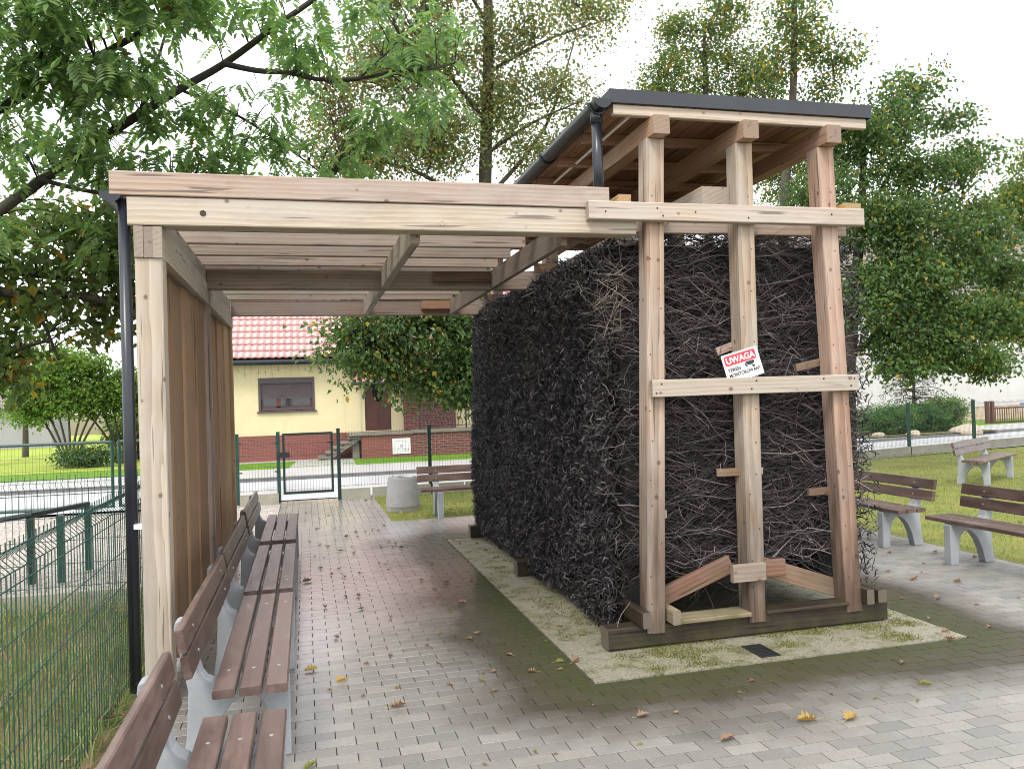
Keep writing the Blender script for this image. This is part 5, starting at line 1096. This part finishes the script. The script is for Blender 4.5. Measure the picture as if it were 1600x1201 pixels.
def lobed(seed, L=.09, W=.06, lobes=4, curl=.02, long=False):
    rr_ = random.Random(seed); up = []; n = 2*lobes+1
    for k in range(1, n):
        s = k/n; w = math.sin(math.pi*s**.85)*W*.5*(1 if long else (1.15 if k % 2 else .55))*rr_.uniform(.85, 1.1); up.append((s*L, w))
    ring = [(0, 0)]+up+[(L, 0)]+[(x, -w*rr_.uniform(.8, 1.1)) for x, w in reversed(up)]
    z = lambda x, y: .006+curl*abs(y)/W*2*rr_.uniform(.5, 1.2)+curl*.8*(x/L-.4)**2
    mid = [(x, 0) for x, _ in up]; V = [(x, y, z(x, y)) for x, y in ring]; k0 = len(V); V += [(x, 0, .004+curl*.8*(x/L-.4)**2) for x, _ in mid]; F = []; U = len(up)
    A = [0]+list(range(1, U+1))+[U+1]; B = [0]+list(range(2*U+1, U+1, -1))+[U+1]; Cc = [0]+list(range(k0, k0+U))+[U+1]
    for i in range(U+1):
        for side, sgn in ((A, 1), (B, -1)):
            q = [Cc[i], Cc[i+1], side[i+1], side[i]]; q = list(dict.fromkeys(q)); F.append(tuple(q if sgn > 0 else q[::-1]))
    m = MB(); m.add(V, F); m.tube([(-.035, 0, .01), (0, 0, .006)], .0012, 4); return m
fl = {}
for nm, mt in (('brown', 'fallen'), ('yellow', 'fallenyellow'), ('green', 'fallengreen')):
    fl[nm] = [lobed(10+k, .085 if nm != 'green' else .085, .055 if nm != 'green' else .024, 4, .022+.006*k, nm == 'green').mesh('fallen_leaf', M[mt]) for k in range(4)]
def fallen(x, y, kind, label, s=1., rz=None, z=.003, group=None):
    mwl = Matrix.Translation((x, y, z)) @ Matrix.Rotation(random.uniform(0, 6.28) if rz is None else rz, 4, 'Z') @ Matrix.Rotation(random.uniform(-.2, .2), 4, 'X') @ Matrix.Scale(s, 4)
    return tag(link('fallen_leaf', random.choice(fl[kind]), None, mwl), label, 'leaf', group)
for x, y, k, lb, s, rz in ((2.50, 3.72, 'yellow', 'curled yellow oak leaf, left half of the pair lying on the front paving', 1.25, 3.0), (2.63, 3.66, 'yellow', 'broad yellow oak leaf, right half of the pair lying on the front paving', 1.3, .5),
                    (1.92, 3.64, 'brown', 'pale brown lobed leaf on the paving near the bottom edge, nearest leaf right of centre', 1.1, .3), (1.65, 4.05, 'brown', 'pinkish brown curled leaf on paving in front of the pad corner', .9, .2), (.41, 4.61, 'brown', 'tan oak leaf alone on dry paving right of the second bench', 1.1, .1),
                    (1.18, 6.76, 'brown', 'pale pink leaf on the wet brown paving beside the pad', 1.0, .0), (.13, 5.14, 'yellow', 'orange leaf heap member beside the second bench, the brightest one', 1.0, .4), (1.60, 4.98, 'brown', 'beige leaf at the left edge of the mossy pad', 1.0, .6),
                    (-.06, 5.42, 'yellow', 'yellow brown leaf touching the front leg of the second bench', 1.1, .2), (-.08, 8.1, 'brown', 'orange brown leaf beside the end of the third bench seat', 1.1, .3), (3.40, 3.93, 'green', 'long green brown leaf on the paving at lower right', 1.1, 2.5), (5.08, 6.08, 'brown', 'red brown curled leaf on paving left of the right hand benches', 1.2, .3),
                    (4.79, 5.47, 'brown', 'curled dark leaf right of the pad corner', 1.1, .5), (4.2, 4.75, 'brown', 'small brown leaf on the right corner of the mossy pad', .8, .1), (-.06, 3.95, 'green', 'green leaf on paving against the second bench front leg', 1.2, .9)):
    fallen(x, y, k, lb, s, rz)
for k in range(70):
    x = random.uniform(-.05, 1.6); y = 4.6+6.6*random.random()**1.1; k_ = random.choice(('brown', 'brown', 'brown', 'green')); fallen(x, y, k_, 'small '+k_+' leaf on the wet paving, '+('near' if y < 6.6 else 'middle' if y < 8.6 else 'far')+' part of the aisle, '+('bench side' if x < .7 else 'tower side'), random.uniform(.35, .8), group='withered leaves on the wet paving')
for k in range(34):
    x = random.uniform(3.2, 6.3); y = random.uniform(4.0, 9.5)
    if MAT_X0 < x < MAT_X1 and MAT_Y0 < y: x = random.uniform(4.5, 6.3)
    fallen(x, y, 'brown', 'small brown leaf on the paving '+('before' if y < 5.2 else 'beside' if y < 7.2 else 'behind')+' the right tower post, '+('nearer the tower' if x < 4.9 else 'nearer the lawn'), random.uniform(.4, .85), group='leaves on the right paving')
for k in range(14): fallen(random.uniform(.5, 3.2), random.uniform(3.7, 4.55), random.choice(('brown', 'green', 'green')), 'tiny leaf fragment on the dry front paving', random.uniform(.25, .5), group='leaf fragments on the front paving')
for k in range(22): fallen(random.uniform(-.4, 1.1), random.uniform(10.5, 14.5), 'brown', 'dark leaf scattered on the pale path to the small gate', random.uniform(.5, .8), group='leaves on the gate path')
for k in range(14): fallen(random.uniform(1.63, 1.95), random.uniform(5.2, 9.8), random.choice(('brown', 'green')), 'small leaf lying on the mossy pad along the brushwood', random.uniform(.4, .7), z=.006, group='leaves on the pad')
for k in range(60):
    x, y = (random.uniform(6.6, 11), random.uniform(5.5, 13.5)) if k < 40 else (random.uniform(1.15, 2.6), random.uniform(11.7, 13.2))
    fallen(x, y, random.choice(('brown', 'brown', 'yellow')), 'dry leaf lying in the lawn grass '+('around the litter bin' if k >= 40 else 'behind the right hand benches' if y < 9.5 else 'before the lone bench'), random.uniform(.6, 1.), z=.035, group='leaves in the lawn')
for k in range(50): fallen(-1.08+random.uniform(-.12, .06) if k < 30 else random.uniform(-2.4, -1.1), random.uniform(3.2, 5.4) if k < 30 else random.uniform(6.5, 7.8), 'brown', 'dead leaf caught at the foot of the left mesh fence' if k < 30 else 'dead leaf in the rough grass before the low concrete kerb', random.uniform(.7, 1.1), z=.02, group='leaves at the left fence foot')
